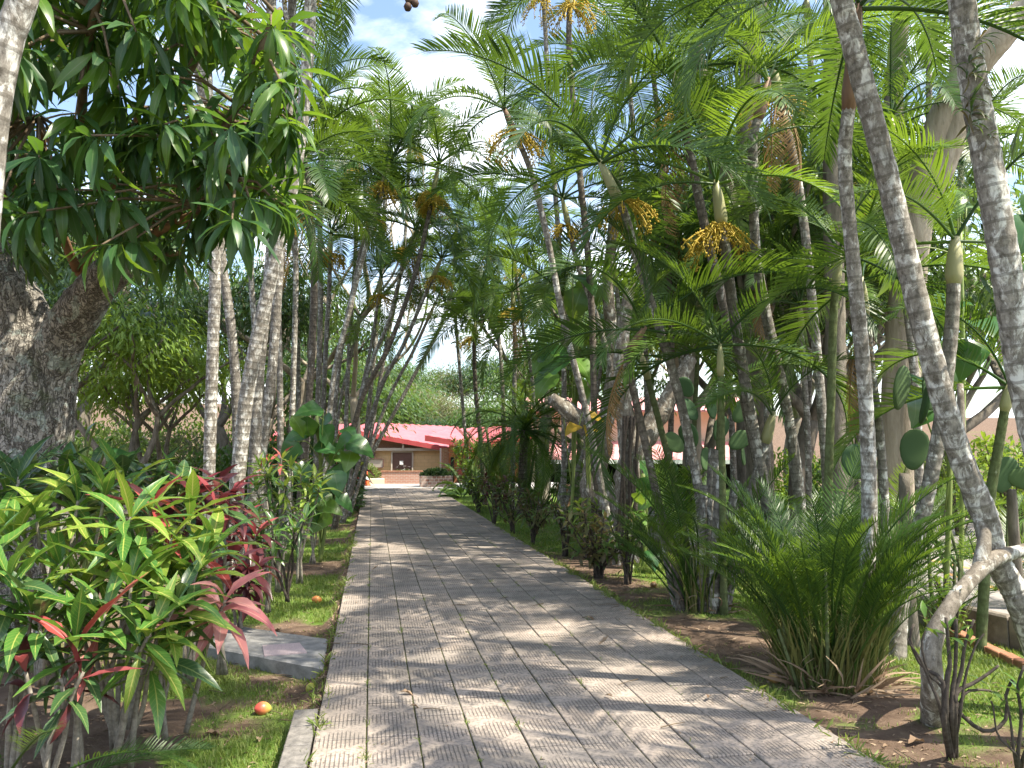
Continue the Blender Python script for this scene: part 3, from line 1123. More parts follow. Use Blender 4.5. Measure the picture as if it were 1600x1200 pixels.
m = MB(); m.box((0, 0, .48), (1.08, 1.08, .05)); part('coping', m.mesh('coping', M_edge, None, False), bp)


# ------------------------------------------------------------------ palms
def frond_mesh(mat, L, pet, drop, n, ll, lw, vee, seed, name='frond', droop=.35):
    rr = random.Random(seed)
    mb = MB()
    tot = L + pet
    N = 22
    pts, tans = [], []
    p = Vector((0, 0, 0)); side = rr.uniform(-.12, .12)
    for i in range(N + 1):
        s = i / N
        a = -R(drop) * s ** 1.35
        t = Vector((math.cos(a), side * s * s, math.sin(a))).normalized()
        pts.append(p.copy()); tans.append(t)
        p = p + t * (tot / N)
    rad = [.018 * (1 - .85 * i / N) + .002 for i in range(N + 1)]
    mb.tube(pts, rad, 5, False)
    for i in range(n):
        s = (pet + L * (i + .5) / n) / tot
        fi = min(s * N, N - 1e-3); k = int(fi); f = fi - k
        base = pts[k].lerp(pts[k + 1], f)
        T = tans[k].lerp(tans[k + 1], f).normalized()
        S = Vector((0, 1, 0)); S = (S - T * S.dot(T)).normalized()
        Nn = T.cross(S).normalized()
        if Nn.z < 0:
            Nn = -Nn
        q = (i + .5) / n
        prof = min(1, .45 + 2.2 * q) * (1 - .62 * max(0, q - .45) / .55)
        for sg in (-1, 1):
            ln = ll * prof * rr.uniform(.88, 1.1)
            aa = R(62 - 30 * q + rr.uniform(-5, 5)); vv = R(vee + rr.uniform(-9, 9))
            d = T * math.cos(aa) + (S * sg * math.cos(vv) + Nn * math.sin(vv)) * math.sin(aa)
            d.normalize()
            w = (T - d * T.dot(d)).normalized()
            V = []; pp = base.copy(); dd = d.copy()
            segs = 4
            wid = lw * (.75 + .25 * prof)
            for j, wf in enumerate((.45, 1.0, .95, .6)):
                V += [tuple(pp - w * wid * wf * .5), tuple(pp + w * wid * wf * .5)]
                pp = pp + dd * ln / segs
                dd = (dd - Nn * droop * (.25 + .3 * j) * rr.uniform(.6, 1.3) * .6 + T * .03).normalized()
            V.append(tuple(pp))
            mb.add(V, [(0, 1, 3, 2), (2, 3, 5, 4), (4, 5, 7, 6), (6, 7, 8)])
    return mb.mesh(name, mat)


_fr = {}


def frond(mat, kind, k):
    key = (mat.name, kind, k)
    if key not in _fr:
        if kind == 'tall':
            _fr[key] = frond_mesh(mat, 1.9 + .1 * k, .32, 62 + 16 * k, 60, .56, .024, (22, 30, 14, 26)[k], 100 + k)
        elif kind == 'clump':
            _fr[key] = frond_mesh(mat, 1.25 + .1 * k, .80, 24 + 14 * k, 36, .36, .015, (28, 22, 32, 18)[k], 200 + k)
        elif kind == 'fine':
            _fr[key] = frond_mesh(mat, 1.25 + .1 * k, .18, 78 + 14 * k, 52, .30, .013, (15, 22, 8, 18)[k], 300 + k, droop=.5)
        elif kind == 'dead':
            _fr[key] = frond_mesh(mat, 1.5, .3, 40, 30, .42, .022, -25, 400 + k, 'dead_frond', droop=1.1)
        elif kind == 'cycad':
            _fr[key] = frond_mesh(mat, .9, .12, 60 + 12 * k, 34, .17, .022, 25, 500 + k, droop=.15)
    return _fr[key]


def strands(seed, n=26, ln=.55, fruits=True):
    rr = random.Random(seed)
    mb = MB()
    for i in range(n):
        a = rr.uniform(0, 2 * math.pi)
        d = Vector((math.cos(a), math.sin(a), rr.uniform(-.3, .5))).normalized()
        p = Vector((0, 0, 0)); pts = [p.copy()]
        for k in range(6):
            d = (d + Vector((rr.uniform(-.25, .25), rr.uniform(-.25, .25), -.28))).normalized()
            p = p + d * ln / 6 * rr.uniform(.7, 1.2)
            pts.append(p.copy())
        mb.tube(pts, [.009, .008, .008, .008, .007, .006, .005], 4, False)
        if fruits:
            for k in range(14):
                c = pts[rr.randint(2, 6)] + Vector((rr.uniform(-.03, .03), rr.uniform(-.03, .03), rr.uniform(-.04, .02)))
                r = rr.uniform(.010, .017)
                o = [(r, 0, 0), (-r, 0, 0), (0, r, 0), (0, -r, 0), (0, 0, 1.3 * r), (0, 0, -1.3 * r)]
                mb.add([tuple(c + Vector(q)) for q in o], [(0, 2, 4), (2, 1, 4), (1, 3, 4), (3, 0, 4), (2, 0, 5), (1, 2, 5), (3, 1, 5), (0, 3, 5)])
    return mb.mesh('fruit_cluster', M_lianas)


STR = [strands(41), strands(42), strands(43)]


def crown(root, top, axis_, n, kind, mats, scale, seed, e0=80, e1=-5, az0=0.0):
    rr = random.Random(seed)
    q = Vector((0, 0, 1)).rotation_difference(axis_)
    q = Vector((0, 0, 1)).slerp(axis_, .6).to_track_quat('Z', 'Y')
    for i in range(n):
        t = i / max(1, n - 1)
        el = R(e0 + (e1 - e0) * t ** .9 + rr.uniform(-9, 9))
        az = az0 + i * 2.399963 + rr.uniform(-.25, .25)
        sc = scale * (rr.uniform(.82, 1.08) if i else .8)
        m = Matrix.Translation(top - axis_ * .03 * t) @ q.to_matrix().to_4x4() @ Matrix.Rotation(az, 4, 'Z') @ Matrix.Rotation(-el, 4, 'Y') @ Matrix.Rotation(rr.uniform(-.35, .35), 4, 'X') @ Matrix.Scale(sc, 4)
        part('frond', frond(rr.choice(mats), kind, rr.randint(0, 3)), root, m)


PALM_G = {'L': 'slender palms along the left side of the path', 'R': 'slender palms along the right side of the path', 'F': 'small palms in the middle distance'}


def palm(label, base, pts, r, bark, side='L', nf=9, scale=1.0, mats=None, fruit=0, shaft=M_sheath, sl=.5, seed=0, dead=0, kind='tall', e0=80, e1=-5, rings=True, sides=10, az0=None):
    rr = random.Random(seed * 13 + 5)
    mats = mats or [M_frond_dark, M_frond_mid]
    root = thing('palm_tree', label, 'palm tree', base, PALM_G[side])
    ctrl = [Vector((0, 0, -.12))] + [p - base for p in pts]
    Ln = sum((ctrl[i + 1] - ctrl[i]).length for i in range(len(ctrl) - 1))
    if rings and r > .04:
        n = min(160, int(Ln / .045))
    else:
        n = max(12, int(Ln / .35))
    sp = spline(ctrl, n)
    rads = []
    for i in range(n):
        t = i / (n - 1)
        b = r * (1.0 - .22 * t + .35 * max(0, 1 - t * 14))
        if rings and r > .04:
            b *= 1.0 + (.045 if i % 3 == 0 else 0)
        b *= 1 + .05 * noise.noise(sp[i] * 1.7 + Vector((seed, 0, 0)))
        rads.append(b)
    mb = MB(); mb.tube(sp, rads, sides)
    part('trunk', mb.mesh('trunk', bark), root)
    top = sp[-1]; ax = (sp[-1] - sp[-3]).normalized()
    rt_ = rads[-1]
    if sl > 0:
        mb = MB()
        mb.tube([top - ax * .02, top + ax * sl * .15, top + ax * sl * .6, top + ax * sl], [rt_ * 1.05, rt_ * 1.35, rt_ * 1.1, rt_ * .55], 9)
        part('crownshaft', mb.mesh('crownshaft', shaft), root)
    hd = top + ax * sl * .95
    crown(root, hd, ax, nf, kind, mats, scale, seed + 77, e0, e1, rr.uniform(0, 6.28) if az0 is None else az0)
    for k in range(fruit):
        a = rr.uniform(0, 6.28)
        m = Matrix.Translation(top + Vector((math.cos(a) * rt_ * 1.4, math.sin(a) * rt_ * 1.4, -.02 - .05 * k))) @ Matrix.Rotation(a, 4, 'Z') @ Matrix.Scale(rr.uniform(.8, 1.15), 4)
        part('fruit_cluster', rr.choice(STR), root, m, kind='stuff')
    for k in range(dead):
        a = rr.uniform(0, 6.28)
        m = Matrix.Translation(top) @ Matrix.Rotation(a, 4, 'Z') @ Matrix.Rotation(R(62), 4, 'Y') @ Matrix.Scale(scale * .8, 4)
        part('dead_frond', frond(M_frond_dry, 'dead', 0), root, m)
    return root


def Q(d, *pp):
    return [P(p[0], p[1], d + (p[2] if len(p) > 2 else 0)) for p in pp]


DK, MD, LT = M_frond_dark, M_frond_mid, M_frond_light

# ---- right side, near to far
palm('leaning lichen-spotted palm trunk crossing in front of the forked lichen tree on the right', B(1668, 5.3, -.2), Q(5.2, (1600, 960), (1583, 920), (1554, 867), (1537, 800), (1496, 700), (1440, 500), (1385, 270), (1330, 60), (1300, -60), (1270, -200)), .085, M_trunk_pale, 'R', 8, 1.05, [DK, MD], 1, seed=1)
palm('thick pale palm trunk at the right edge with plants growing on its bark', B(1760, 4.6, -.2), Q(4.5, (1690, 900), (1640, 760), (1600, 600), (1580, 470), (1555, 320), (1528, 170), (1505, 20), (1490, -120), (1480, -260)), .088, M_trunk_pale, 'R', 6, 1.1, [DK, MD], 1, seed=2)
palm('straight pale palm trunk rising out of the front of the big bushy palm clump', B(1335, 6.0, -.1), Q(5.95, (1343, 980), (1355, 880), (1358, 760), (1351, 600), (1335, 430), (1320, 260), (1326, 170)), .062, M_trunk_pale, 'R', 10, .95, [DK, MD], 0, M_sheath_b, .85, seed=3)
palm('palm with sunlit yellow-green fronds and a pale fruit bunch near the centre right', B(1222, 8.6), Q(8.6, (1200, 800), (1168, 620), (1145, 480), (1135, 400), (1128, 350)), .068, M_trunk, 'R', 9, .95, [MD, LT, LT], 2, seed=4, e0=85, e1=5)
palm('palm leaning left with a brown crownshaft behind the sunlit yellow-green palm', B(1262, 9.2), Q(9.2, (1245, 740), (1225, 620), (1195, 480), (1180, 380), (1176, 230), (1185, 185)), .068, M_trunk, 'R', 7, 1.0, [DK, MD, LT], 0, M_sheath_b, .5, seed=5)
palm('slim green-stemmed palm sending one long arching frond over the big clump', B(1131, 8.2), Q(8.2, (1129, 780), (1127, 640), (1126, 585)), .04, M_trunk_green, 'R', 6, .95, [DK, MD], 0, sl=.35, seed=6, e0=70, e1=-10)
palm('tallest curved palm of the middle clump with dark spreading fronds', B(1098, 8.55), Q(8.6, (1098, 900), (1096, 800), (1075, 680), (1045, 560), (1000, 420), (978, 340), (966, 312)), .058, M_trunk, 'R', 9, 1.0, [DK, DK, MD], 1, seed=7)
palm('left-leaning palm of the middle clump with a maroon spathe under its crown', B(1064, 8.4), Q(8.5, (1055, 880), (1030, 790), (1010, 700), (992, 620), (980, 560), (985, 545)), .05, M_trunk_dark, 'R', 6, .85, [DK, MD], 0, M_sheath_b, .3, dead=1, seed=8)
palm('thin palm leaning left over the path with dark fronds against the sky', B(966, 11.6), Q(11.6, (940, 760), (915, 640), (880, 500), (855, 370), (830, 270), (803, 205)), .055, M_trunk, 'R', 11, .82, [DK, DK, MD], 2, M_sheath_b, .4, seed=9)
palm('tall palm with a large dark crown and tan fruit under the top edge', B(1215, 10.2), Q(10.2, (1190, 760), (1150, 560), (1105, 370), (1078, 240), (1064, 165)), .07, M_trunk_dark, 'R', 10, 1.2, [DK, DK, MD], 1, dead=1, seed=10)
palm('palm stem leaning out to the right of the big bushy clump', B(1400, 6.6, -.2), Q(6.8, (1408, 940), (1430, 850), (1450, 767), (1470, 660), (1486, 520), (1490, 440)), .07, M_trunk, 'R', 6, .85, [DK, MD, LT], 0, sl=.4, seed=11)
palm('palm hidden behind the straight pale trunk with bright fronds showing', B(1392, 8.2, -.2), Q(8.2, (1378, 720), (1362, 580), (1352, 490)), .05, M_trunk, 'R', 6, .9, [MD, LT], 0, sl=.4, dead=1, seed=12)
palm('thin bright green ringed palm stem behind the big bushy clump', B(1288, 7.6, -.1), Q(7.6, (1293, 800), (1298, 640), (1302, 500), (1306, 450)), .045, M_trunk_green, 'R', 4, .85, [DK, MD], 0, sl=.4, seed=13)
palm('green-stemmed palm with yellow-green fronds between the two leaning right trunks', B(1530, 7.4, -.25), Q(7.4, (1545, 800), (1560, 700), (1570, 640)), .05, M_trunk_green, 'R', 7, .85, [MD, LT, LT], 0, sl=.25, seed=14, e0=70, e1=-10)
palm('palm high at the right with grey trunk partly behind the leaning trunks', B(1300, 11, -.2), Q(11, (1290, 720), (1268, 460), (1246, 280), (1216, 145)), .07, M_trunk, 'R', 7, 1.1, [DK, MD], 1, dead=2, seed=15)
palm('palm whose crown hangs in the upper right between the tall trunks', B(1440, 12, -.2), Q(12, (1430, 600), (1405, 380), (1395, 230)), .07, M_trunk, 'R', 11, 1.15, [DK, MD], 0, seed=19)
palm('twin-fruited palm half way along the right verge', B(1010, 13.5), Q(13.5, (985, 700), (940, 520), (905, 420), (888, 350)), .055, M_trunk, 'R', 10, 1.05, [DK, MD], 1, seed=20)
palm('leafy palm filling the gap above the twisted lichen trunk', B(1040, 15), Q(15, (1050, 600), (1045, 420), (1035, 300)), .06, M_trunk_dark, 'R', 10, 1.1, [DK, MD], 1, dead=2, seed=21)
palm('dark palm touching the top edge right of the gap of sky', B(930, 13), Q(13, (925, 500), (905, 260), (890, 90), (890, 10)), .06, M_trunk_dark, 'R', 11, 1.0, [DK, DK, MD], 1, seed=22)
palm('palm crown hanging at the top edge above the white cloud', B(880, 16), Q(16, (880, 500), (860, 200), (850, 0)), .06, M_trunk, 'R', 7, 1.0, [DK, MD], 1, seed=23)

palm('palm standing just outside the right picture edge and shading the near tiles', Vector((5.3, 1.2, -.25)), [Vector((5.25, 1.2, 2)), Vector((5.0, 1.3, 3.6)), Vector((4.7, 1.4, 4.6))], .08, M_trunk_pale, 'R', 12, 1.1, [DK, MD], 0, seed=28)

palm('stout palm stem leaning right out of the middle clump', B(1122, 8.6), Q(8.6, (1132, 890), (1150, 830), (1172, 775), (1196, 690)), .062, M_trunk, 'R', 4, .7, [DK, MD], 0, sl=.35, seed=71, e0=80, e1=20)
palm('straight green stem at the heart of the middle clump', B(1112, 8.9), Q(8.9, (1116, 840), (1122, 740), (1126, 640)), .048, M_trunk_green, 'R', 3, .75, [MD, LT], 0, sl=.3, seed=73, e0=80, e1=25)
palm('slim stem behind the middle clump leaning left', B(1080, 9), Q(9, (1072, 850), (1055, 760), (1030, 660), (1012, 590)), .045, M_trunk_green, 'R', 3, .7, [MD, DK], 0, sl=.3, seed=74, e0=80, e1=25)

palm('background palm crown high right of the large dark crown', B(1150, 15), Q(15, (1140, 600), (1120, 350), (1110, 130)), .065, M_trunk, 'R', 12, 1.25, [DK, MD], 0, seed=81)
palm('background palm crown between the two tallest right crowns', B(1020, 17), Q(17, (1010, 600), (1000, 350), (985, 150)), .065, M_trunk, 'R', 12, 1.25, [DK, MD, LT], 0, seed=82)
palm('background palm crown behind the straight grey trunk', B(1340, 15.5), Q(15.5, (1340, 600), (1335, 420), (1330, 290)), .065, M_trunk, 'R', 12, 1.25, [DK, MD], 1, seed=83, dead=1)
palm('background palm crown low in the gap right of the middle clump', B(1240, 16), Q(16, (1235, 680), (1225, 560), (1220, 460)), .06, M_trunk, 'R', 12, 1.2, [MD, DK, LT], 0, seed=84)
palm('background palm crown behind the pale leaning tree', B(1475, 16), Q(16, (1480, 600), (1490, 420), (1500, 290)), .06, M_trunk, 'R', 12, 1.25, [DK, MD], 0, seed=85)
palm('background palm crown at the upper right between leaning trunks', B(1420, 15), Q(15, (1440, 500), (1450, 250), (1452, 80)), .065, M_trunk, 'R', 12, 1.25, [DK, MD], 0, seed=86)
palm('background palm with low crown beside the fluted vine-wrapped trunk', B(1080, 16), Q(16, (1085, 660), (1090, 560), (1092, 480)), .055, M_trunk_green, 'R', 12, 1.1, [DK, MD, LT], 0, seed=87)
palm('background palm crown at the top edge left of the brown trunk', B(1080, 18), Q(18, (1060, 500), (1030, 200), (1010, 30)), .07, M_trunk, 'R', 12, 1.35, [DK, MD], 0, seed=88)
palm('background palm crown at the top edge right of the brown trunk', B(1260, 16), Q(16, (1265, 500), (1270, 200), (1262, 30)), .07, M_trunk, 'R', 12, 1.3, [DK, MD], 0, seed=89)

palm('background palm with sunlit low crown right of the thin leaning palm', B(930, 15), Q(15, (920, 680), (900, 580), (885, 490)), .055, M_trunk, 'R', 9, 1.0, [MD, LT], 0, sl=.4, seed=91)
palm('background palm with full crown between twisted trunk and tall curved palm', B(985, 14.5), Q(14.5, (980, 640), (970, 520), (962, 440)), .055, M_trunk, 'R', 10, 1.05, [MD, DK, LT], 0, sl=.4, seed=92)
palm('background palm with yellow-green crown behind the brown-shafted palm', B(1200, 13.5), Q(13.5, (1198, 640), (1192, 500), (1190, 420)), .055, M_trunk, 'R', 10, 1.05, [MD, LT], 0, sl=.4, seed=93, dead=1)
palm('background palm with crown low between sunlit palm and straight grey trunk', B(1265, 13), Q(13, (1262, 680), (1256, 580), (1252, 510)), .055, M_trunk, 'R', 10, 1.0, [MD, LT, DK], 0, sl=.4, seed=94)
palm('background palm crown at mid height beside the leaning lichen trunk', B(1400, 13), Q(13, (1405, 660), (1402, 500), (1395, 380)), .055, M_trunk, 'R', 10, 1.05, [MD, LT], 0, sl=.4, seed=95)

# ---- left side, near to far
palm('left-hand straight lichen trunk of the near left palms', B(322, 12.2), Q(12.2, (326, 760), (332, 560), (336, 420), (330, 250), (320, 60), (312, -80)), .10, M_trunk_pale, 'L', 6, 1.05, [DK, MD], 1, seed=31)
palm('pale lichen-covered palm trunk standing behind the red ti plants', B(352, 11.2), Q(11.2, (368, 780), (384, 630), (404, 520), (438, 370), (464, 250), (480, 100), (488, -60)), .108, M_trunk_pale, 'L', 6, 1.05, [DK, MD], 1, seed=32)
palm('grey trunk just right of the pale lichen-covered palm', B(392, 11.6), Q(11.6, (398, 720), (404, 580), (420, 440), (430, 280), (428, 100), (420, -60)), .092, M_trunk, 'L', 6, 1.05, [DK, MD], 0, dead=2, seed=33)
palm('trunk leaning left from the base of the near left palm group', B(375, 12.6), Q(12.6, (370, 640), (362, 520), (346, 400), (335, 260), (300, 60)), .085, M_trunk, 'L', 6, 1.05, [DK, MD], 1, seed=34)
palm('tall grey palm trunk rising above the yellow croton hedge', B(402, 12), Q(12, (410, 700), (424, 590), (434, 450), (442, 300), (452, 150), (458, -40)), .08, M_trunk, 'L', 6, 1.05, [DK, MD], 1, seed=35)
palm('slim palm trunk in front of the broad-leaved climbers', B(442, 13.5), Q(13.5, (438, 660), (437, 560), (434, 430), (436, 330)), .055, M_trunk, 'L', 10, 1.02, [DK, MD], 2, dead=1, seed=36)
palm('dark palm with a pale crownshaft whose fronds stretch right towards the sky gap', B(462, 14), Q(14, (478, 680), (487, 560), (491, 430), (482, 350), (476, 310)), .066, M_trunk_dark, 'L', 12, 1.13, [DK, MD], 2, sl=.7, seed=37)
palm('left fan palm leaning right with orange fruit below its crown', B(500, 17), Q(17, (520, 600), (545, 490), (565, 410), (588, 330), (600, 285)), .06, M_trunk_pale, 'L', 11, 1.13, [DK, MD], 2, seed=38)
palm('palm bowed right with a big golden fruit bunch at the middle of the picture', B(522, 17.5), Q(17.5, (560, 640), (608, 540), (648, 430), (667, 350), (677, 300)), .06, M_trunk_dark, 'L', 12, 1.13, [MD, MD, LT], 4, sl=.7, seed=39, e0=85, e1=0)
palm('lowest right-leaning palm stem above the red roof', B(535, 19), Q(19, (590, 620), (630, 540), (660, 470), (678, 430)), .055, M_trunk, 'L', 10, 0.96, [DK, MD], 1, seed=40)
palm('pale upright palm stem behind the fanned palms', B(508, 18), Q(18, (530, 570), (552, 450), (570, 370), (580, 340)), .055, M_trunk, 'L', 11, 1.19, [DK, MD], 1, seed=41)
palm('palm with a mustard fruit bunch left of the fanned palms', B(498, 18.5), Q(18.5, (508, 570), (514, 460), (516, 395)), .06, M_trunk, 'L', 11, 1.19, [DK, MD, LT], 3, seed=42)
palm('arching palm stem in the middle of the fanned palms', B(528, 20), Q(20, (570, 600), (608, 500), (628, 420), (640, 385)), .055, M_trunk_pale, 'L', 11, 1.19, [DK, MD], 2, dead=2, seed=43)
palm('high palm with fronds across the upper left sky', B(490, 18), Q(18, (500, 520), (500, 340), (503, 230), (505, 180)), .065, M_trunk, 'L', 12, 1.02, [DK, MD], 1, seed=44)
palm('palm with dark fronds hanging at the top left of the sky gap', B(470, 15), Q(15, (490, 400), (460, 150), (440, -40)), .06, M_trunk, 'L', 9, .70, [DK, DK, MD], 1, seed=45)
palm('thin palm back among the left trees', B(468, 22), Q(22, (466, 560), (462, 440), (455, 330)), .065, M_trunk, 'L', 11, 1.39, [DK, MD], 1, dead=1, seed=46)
palm('palm with pale fronds high over the end of the path', B(560, 24), Q(24, (590, 500), (600, 350), (604, 230)), .07, M_trunk, 'L', 11, 1.07, [MD, LT], 2, seed=47)

palm('feathery palm crown filling the upper left of the sky gap', B(535, 21), Q(21, (545, 560), (555, 400), (560, 265)), .06, M_trunk, 'L', 11, 1.07, [MD, DK, LT], 1, seed=61)
palm('palm crown between the golden-fruited palm and the high left palms', B(560, 23), Q(23, (600, 560), (630, 400), (640, 230)), .06, M_trunk, 'L', 11, 1.03, [MD, LT], 1, seed=62)
palm('low palm crown in the middle of the fanned stems', B(540, 20.5), Q(20.5, (560, 640), (580, 540), (592, 460)), .05, M_trunk, 'L', 10, 0.90, [MD, DK], 1, seed=63)
palm('palm crown over the left end of the hall roof', B(515, 22), Q(22, (530, 640), (548, 560), (556, 520)), .05, M_trunk, 'L', 10, 0.99, [MD, LT], 0, seed=64)
palm('palm crown leaning right over the hall roof', B(545, 21), Q(21, (600, 640), (645, 550), (668, 500)), .05, M_trunk, 'L', 10, 0.86, [MD, DK], 0, seed=65)
palm('tall palm crown right of the golden-fruited palm', B(540, 27), Q(27, (640, 600), (700, 480), (712, 370)), .07, M_trunk, 'L', 11, 1.12, [MD, DK], 1, seed=66)
palm('thin palm stem with small crown between the near left trunks', B(450, 15.5), Q(15.5, (458, 600), (462, 400), (452, 200)), .06, M_trunk_pale, 'L', 6, 1.05, [DK, MD], 1, seed=67)
palm('pale thin palm stem left of the dark crownshaft palm', B(415, 15), Q(15, (405, 600), (392, 420), (398, 250)), .06, M_trunk_pale, 'L', 6, 1.05, [DK, MD], 1, seed=68)

# ---- middle distance
palm('bushy fine-leaved date palm with a dark thick stem beside the right verge', B(815, 21), Q(21, (817, 740), (818, 690), (819, 672)), .13, M_trunk_dark, 'F', 44, 1.5, [MD, LT, MD], 0, sl=0, seed=51, kind='fine', e0=85, e1=-35)  # yellow-green fronds mixed in to paint light on the shaded crown
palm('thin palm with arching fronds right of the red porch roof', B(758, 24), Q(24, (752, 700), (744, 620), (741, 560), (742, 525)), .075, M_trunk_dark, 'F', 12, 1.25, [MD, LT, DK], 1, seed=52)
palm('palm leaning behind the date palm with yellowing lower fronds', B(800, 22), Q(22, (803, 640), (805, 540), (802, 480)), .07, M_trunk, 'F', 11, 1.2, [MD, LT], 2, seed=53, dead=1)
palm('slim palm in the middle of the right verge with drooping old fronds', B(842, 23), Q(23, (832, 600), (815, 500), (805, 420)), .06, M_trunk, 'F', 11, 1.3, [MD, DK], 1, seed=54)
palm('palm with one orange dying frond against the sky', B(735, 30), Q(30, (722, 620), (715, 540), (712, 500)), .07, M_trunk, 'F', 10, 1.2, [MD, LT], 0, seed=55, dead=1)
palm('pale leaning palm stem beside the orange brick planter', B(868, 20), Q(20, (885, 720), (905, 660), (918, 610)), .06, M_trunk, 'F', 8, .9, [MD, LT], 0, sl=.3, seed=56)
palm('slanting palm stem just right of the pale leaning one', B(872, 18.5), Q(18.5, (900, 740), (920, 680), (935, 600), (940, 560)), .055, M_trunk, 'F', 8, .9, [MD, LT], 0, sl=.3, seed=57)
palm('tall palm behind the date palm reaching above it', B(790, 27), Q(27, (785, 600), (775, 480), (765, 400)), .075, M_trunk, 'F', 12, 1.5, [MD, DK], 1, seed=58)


# ---- palm clumps that sprout from the ground
def clump(label, base, n, rad, scale, mats, seed, stems=14, e_lo=48, e_hi=86, blades=0, kind='clump', stemr=.02, sh=(.7, 1.3), bmat=None):
    rr = random.Random(seed)
    root = thing('palm_clump', label, 'palm clump', base, 'palm clumps sprouting from the verge')
    for i in range(n):
        a = rr.uniform(0, 6.283); q = rad * math.sqrt(rr.random())
        el = R(e_hi - (e_hi - e_lo) * (q / rad) - rr.uniform(0, 12))
        m = Matrix.Translation((math.cos(a) * q, math.sin(a) * q, rr.uniform(-.05, .30))) @ Matrix.Rotation(a + rr.uniform(-.5, .5), 4, 'Z') @ Matrix.Rotation(-el, 4, 'Y') @ Matrix.Rotation(rr.uniform(-.5, .5), 4, 'X') @ Matrix.Scale(scale * rr.uniform(.7, 1.1) * (1.35 - .5 * q / rad), 4)
        part('frond', frond(rr.choice(mats), kind, rr.randint(0, 3)), root, m)
    for i in range(stems):
        a = rr.uniform(0, 6.283); q = rad * math.sqrt(rr.random())
        h = rr.uniform(*sh)
        p0 = Vector((math.cos(a) * q, math.sin(a) * q, -.06))
        p1 = p0 + Vector((math.cos(a) * q * .8, math.sin(a) * q * .8, h))
        mb = MB(); mb.tube(spline([p0, p0.lerp(p1, .5) + Vector((rr.uniform(-.03, .03), rr.uniform(-.03, .03), 0)), p1], 9), [stemr * (1.25 - .06 * k) for k in range(9)], 7)
        part('stem', mb.mesh('stem', bmat or M_trunk_green), root)
    if blades:
        mats_ = []
        for i in range(blades):
            a = rr.uniform(0, 6.283); q = rad * 1.08 * math.sqrt(rr.uniform(.35, 1))
            p = Vector((math.cos(a) * q, math.sin(a) * q, -.04))
            d = Vector((math.cos(a) * .12 + rr.uniform(-.14, .14), math.sin(a) * .12 + rr.uniform(-.14, .14), 1))
            mats_.append(aim(p, d, Vector((rr.uniform(-1, 1), rr.uniform(-1, 1), .1)), rr.uniform(.30, .80)))
        v, f, u = scatter(leaf_tpl(.030, 4, .2, .5, peak=.3), mats_)
        dm = []
        for i in range(blades // 4):
            a = rr.uniform(0, 6.283); q = rad * rr.uniform(.75, 1.15)
            dm.append(aim(Vector((math.cos(a) * q, math.sin(a) * q, rr.uniform(-.03, .05))), (math.cos(a) * .5 + rr.uniform(-.4, .4), math.sin(a) * .5 + rr.uniform(-.4, .4), rr.uniform(-.15, .9)), (rr.uniform(-1, 1), rr.uniform(-1, 1), .1), rr.uniform(.15, .5)))
        dv, df, du = scatter(leaf_tpl(.06, 4, .2, 1.0, peak=.3), dm)
        part('dry_sheaths', raw_mesh('dry_sheaths', dv, df, du, M_dead), root, kind='stuff')
        part('sucker_shoots', raw_mesh('sucker_shoots', v, f, u, M_clump), root, kind='stuff')
    return root


clump('big bushy palm clump standing on bare soil beside the path on the right', B(1292, 5.85, -.1), 125, .30, .60, [DK, MD, MD, LT], 61, 20, 79, 90, 1200, sh=(.5, 1.0), stemr=.014)
clump('middle palm clump of several thick stems at the edge of the sunny lawn', B(1095, 8.5), 42, .26, .74, [DK, MD, LT], 62, 9, 58, 88, 90, stemr=.055, sh=(1.0, 1.9), bmat=M_trunk)
clump('low bright palm seedlings right of the big clump by the lawn', B(1478, 8.0, -.25), 8, .16, .5, [MD, LT], 63, 3, 30, 80, 30)
clump('feathery palm suckers at the foot of the far right trunks', B(1385, 10.5, -.25), 30, .5, .9, [MD, DK, LT], 65, 6, 40, 85, 20)
clump('small young palm clump behind the twisted lichen trunk', B(1000, 15.5), 22, .35, .9, [MD, LT], 66, 6, 40, 85, 20)
clump('sunlit palm shoots at the kerb behind the leaning trunk', B(1545, 9.2, -.25), 22, .35, .85, [LT, MD], 73, 5, 35, 85, 0)
clump('cycad-like rosette of yellow-green fronds by the clipped hedge', B(722, 27.5), 16, .12, 1.25, [LT, MD], 67, 0, 25, 85, 0, 'cycad')
clump('short palm fronds at the foot of the date palm', B(842, 21.5), 20, .4, .85, [MD, LT], 68, 6, 40, 85, 0)
clump('row of pale thin palm stems in the middle distance', B(800, 23.5), 14, .9, 1.1, [MD, LT], 69, 16, 55, 85, 0, stemr=.045, sh=(1.8, 2.6))
clump('yellow-green grassy palm shoots at the very left edge', B(5, 3.95, -.12), 9, .12, .42, [MD], 70, 0, 20, 70, 0)


# ------------------------------------------------------------------ broad-leaved trees
def limb(mb, p0, d, ln, r, depth, rr, ends, up=.15, sides=7, spread=.7):
    pts = [p0]; dd = d.normalized(); p = p0.copy()
    for k in range(4):
        dd = (dd + Vector((rr.uniform(-.22, .22), rr.uniform(-.22, .22), rr.uniform(-.1, .2) + up * .3))).normalized()
        p = p + dd * ln / 4
        pts.append(p.copy())
    r1 = r * .62
    mb.tube(spline(pts, 9), [r * (1 - k / 8) + r1 * (k / 8) for k in range(9)], max(4, sides), False)
    if depth == 0:
        ends.append((p, dd)); ends.append((pts[2], dd))
        return
    n = rr.choice((2, 3, 3))
    a0 = rr.uniform(0, 6.28)
    for k in range(n):
        a = a0 + 6.283 * k / n + rr.uniform(-.4, .4)
        ref = Vector((math.cos(a), math.sin(a), 0))
        nd = (dd * (1 - spread * .5) + ref * spread + Vector((0, 0, up))).normalized()
        limb(mb, p, nd, ln * rr.uniform(.62, .8), r1, depth - 1, rr, ends, up, sides - 1, spread)


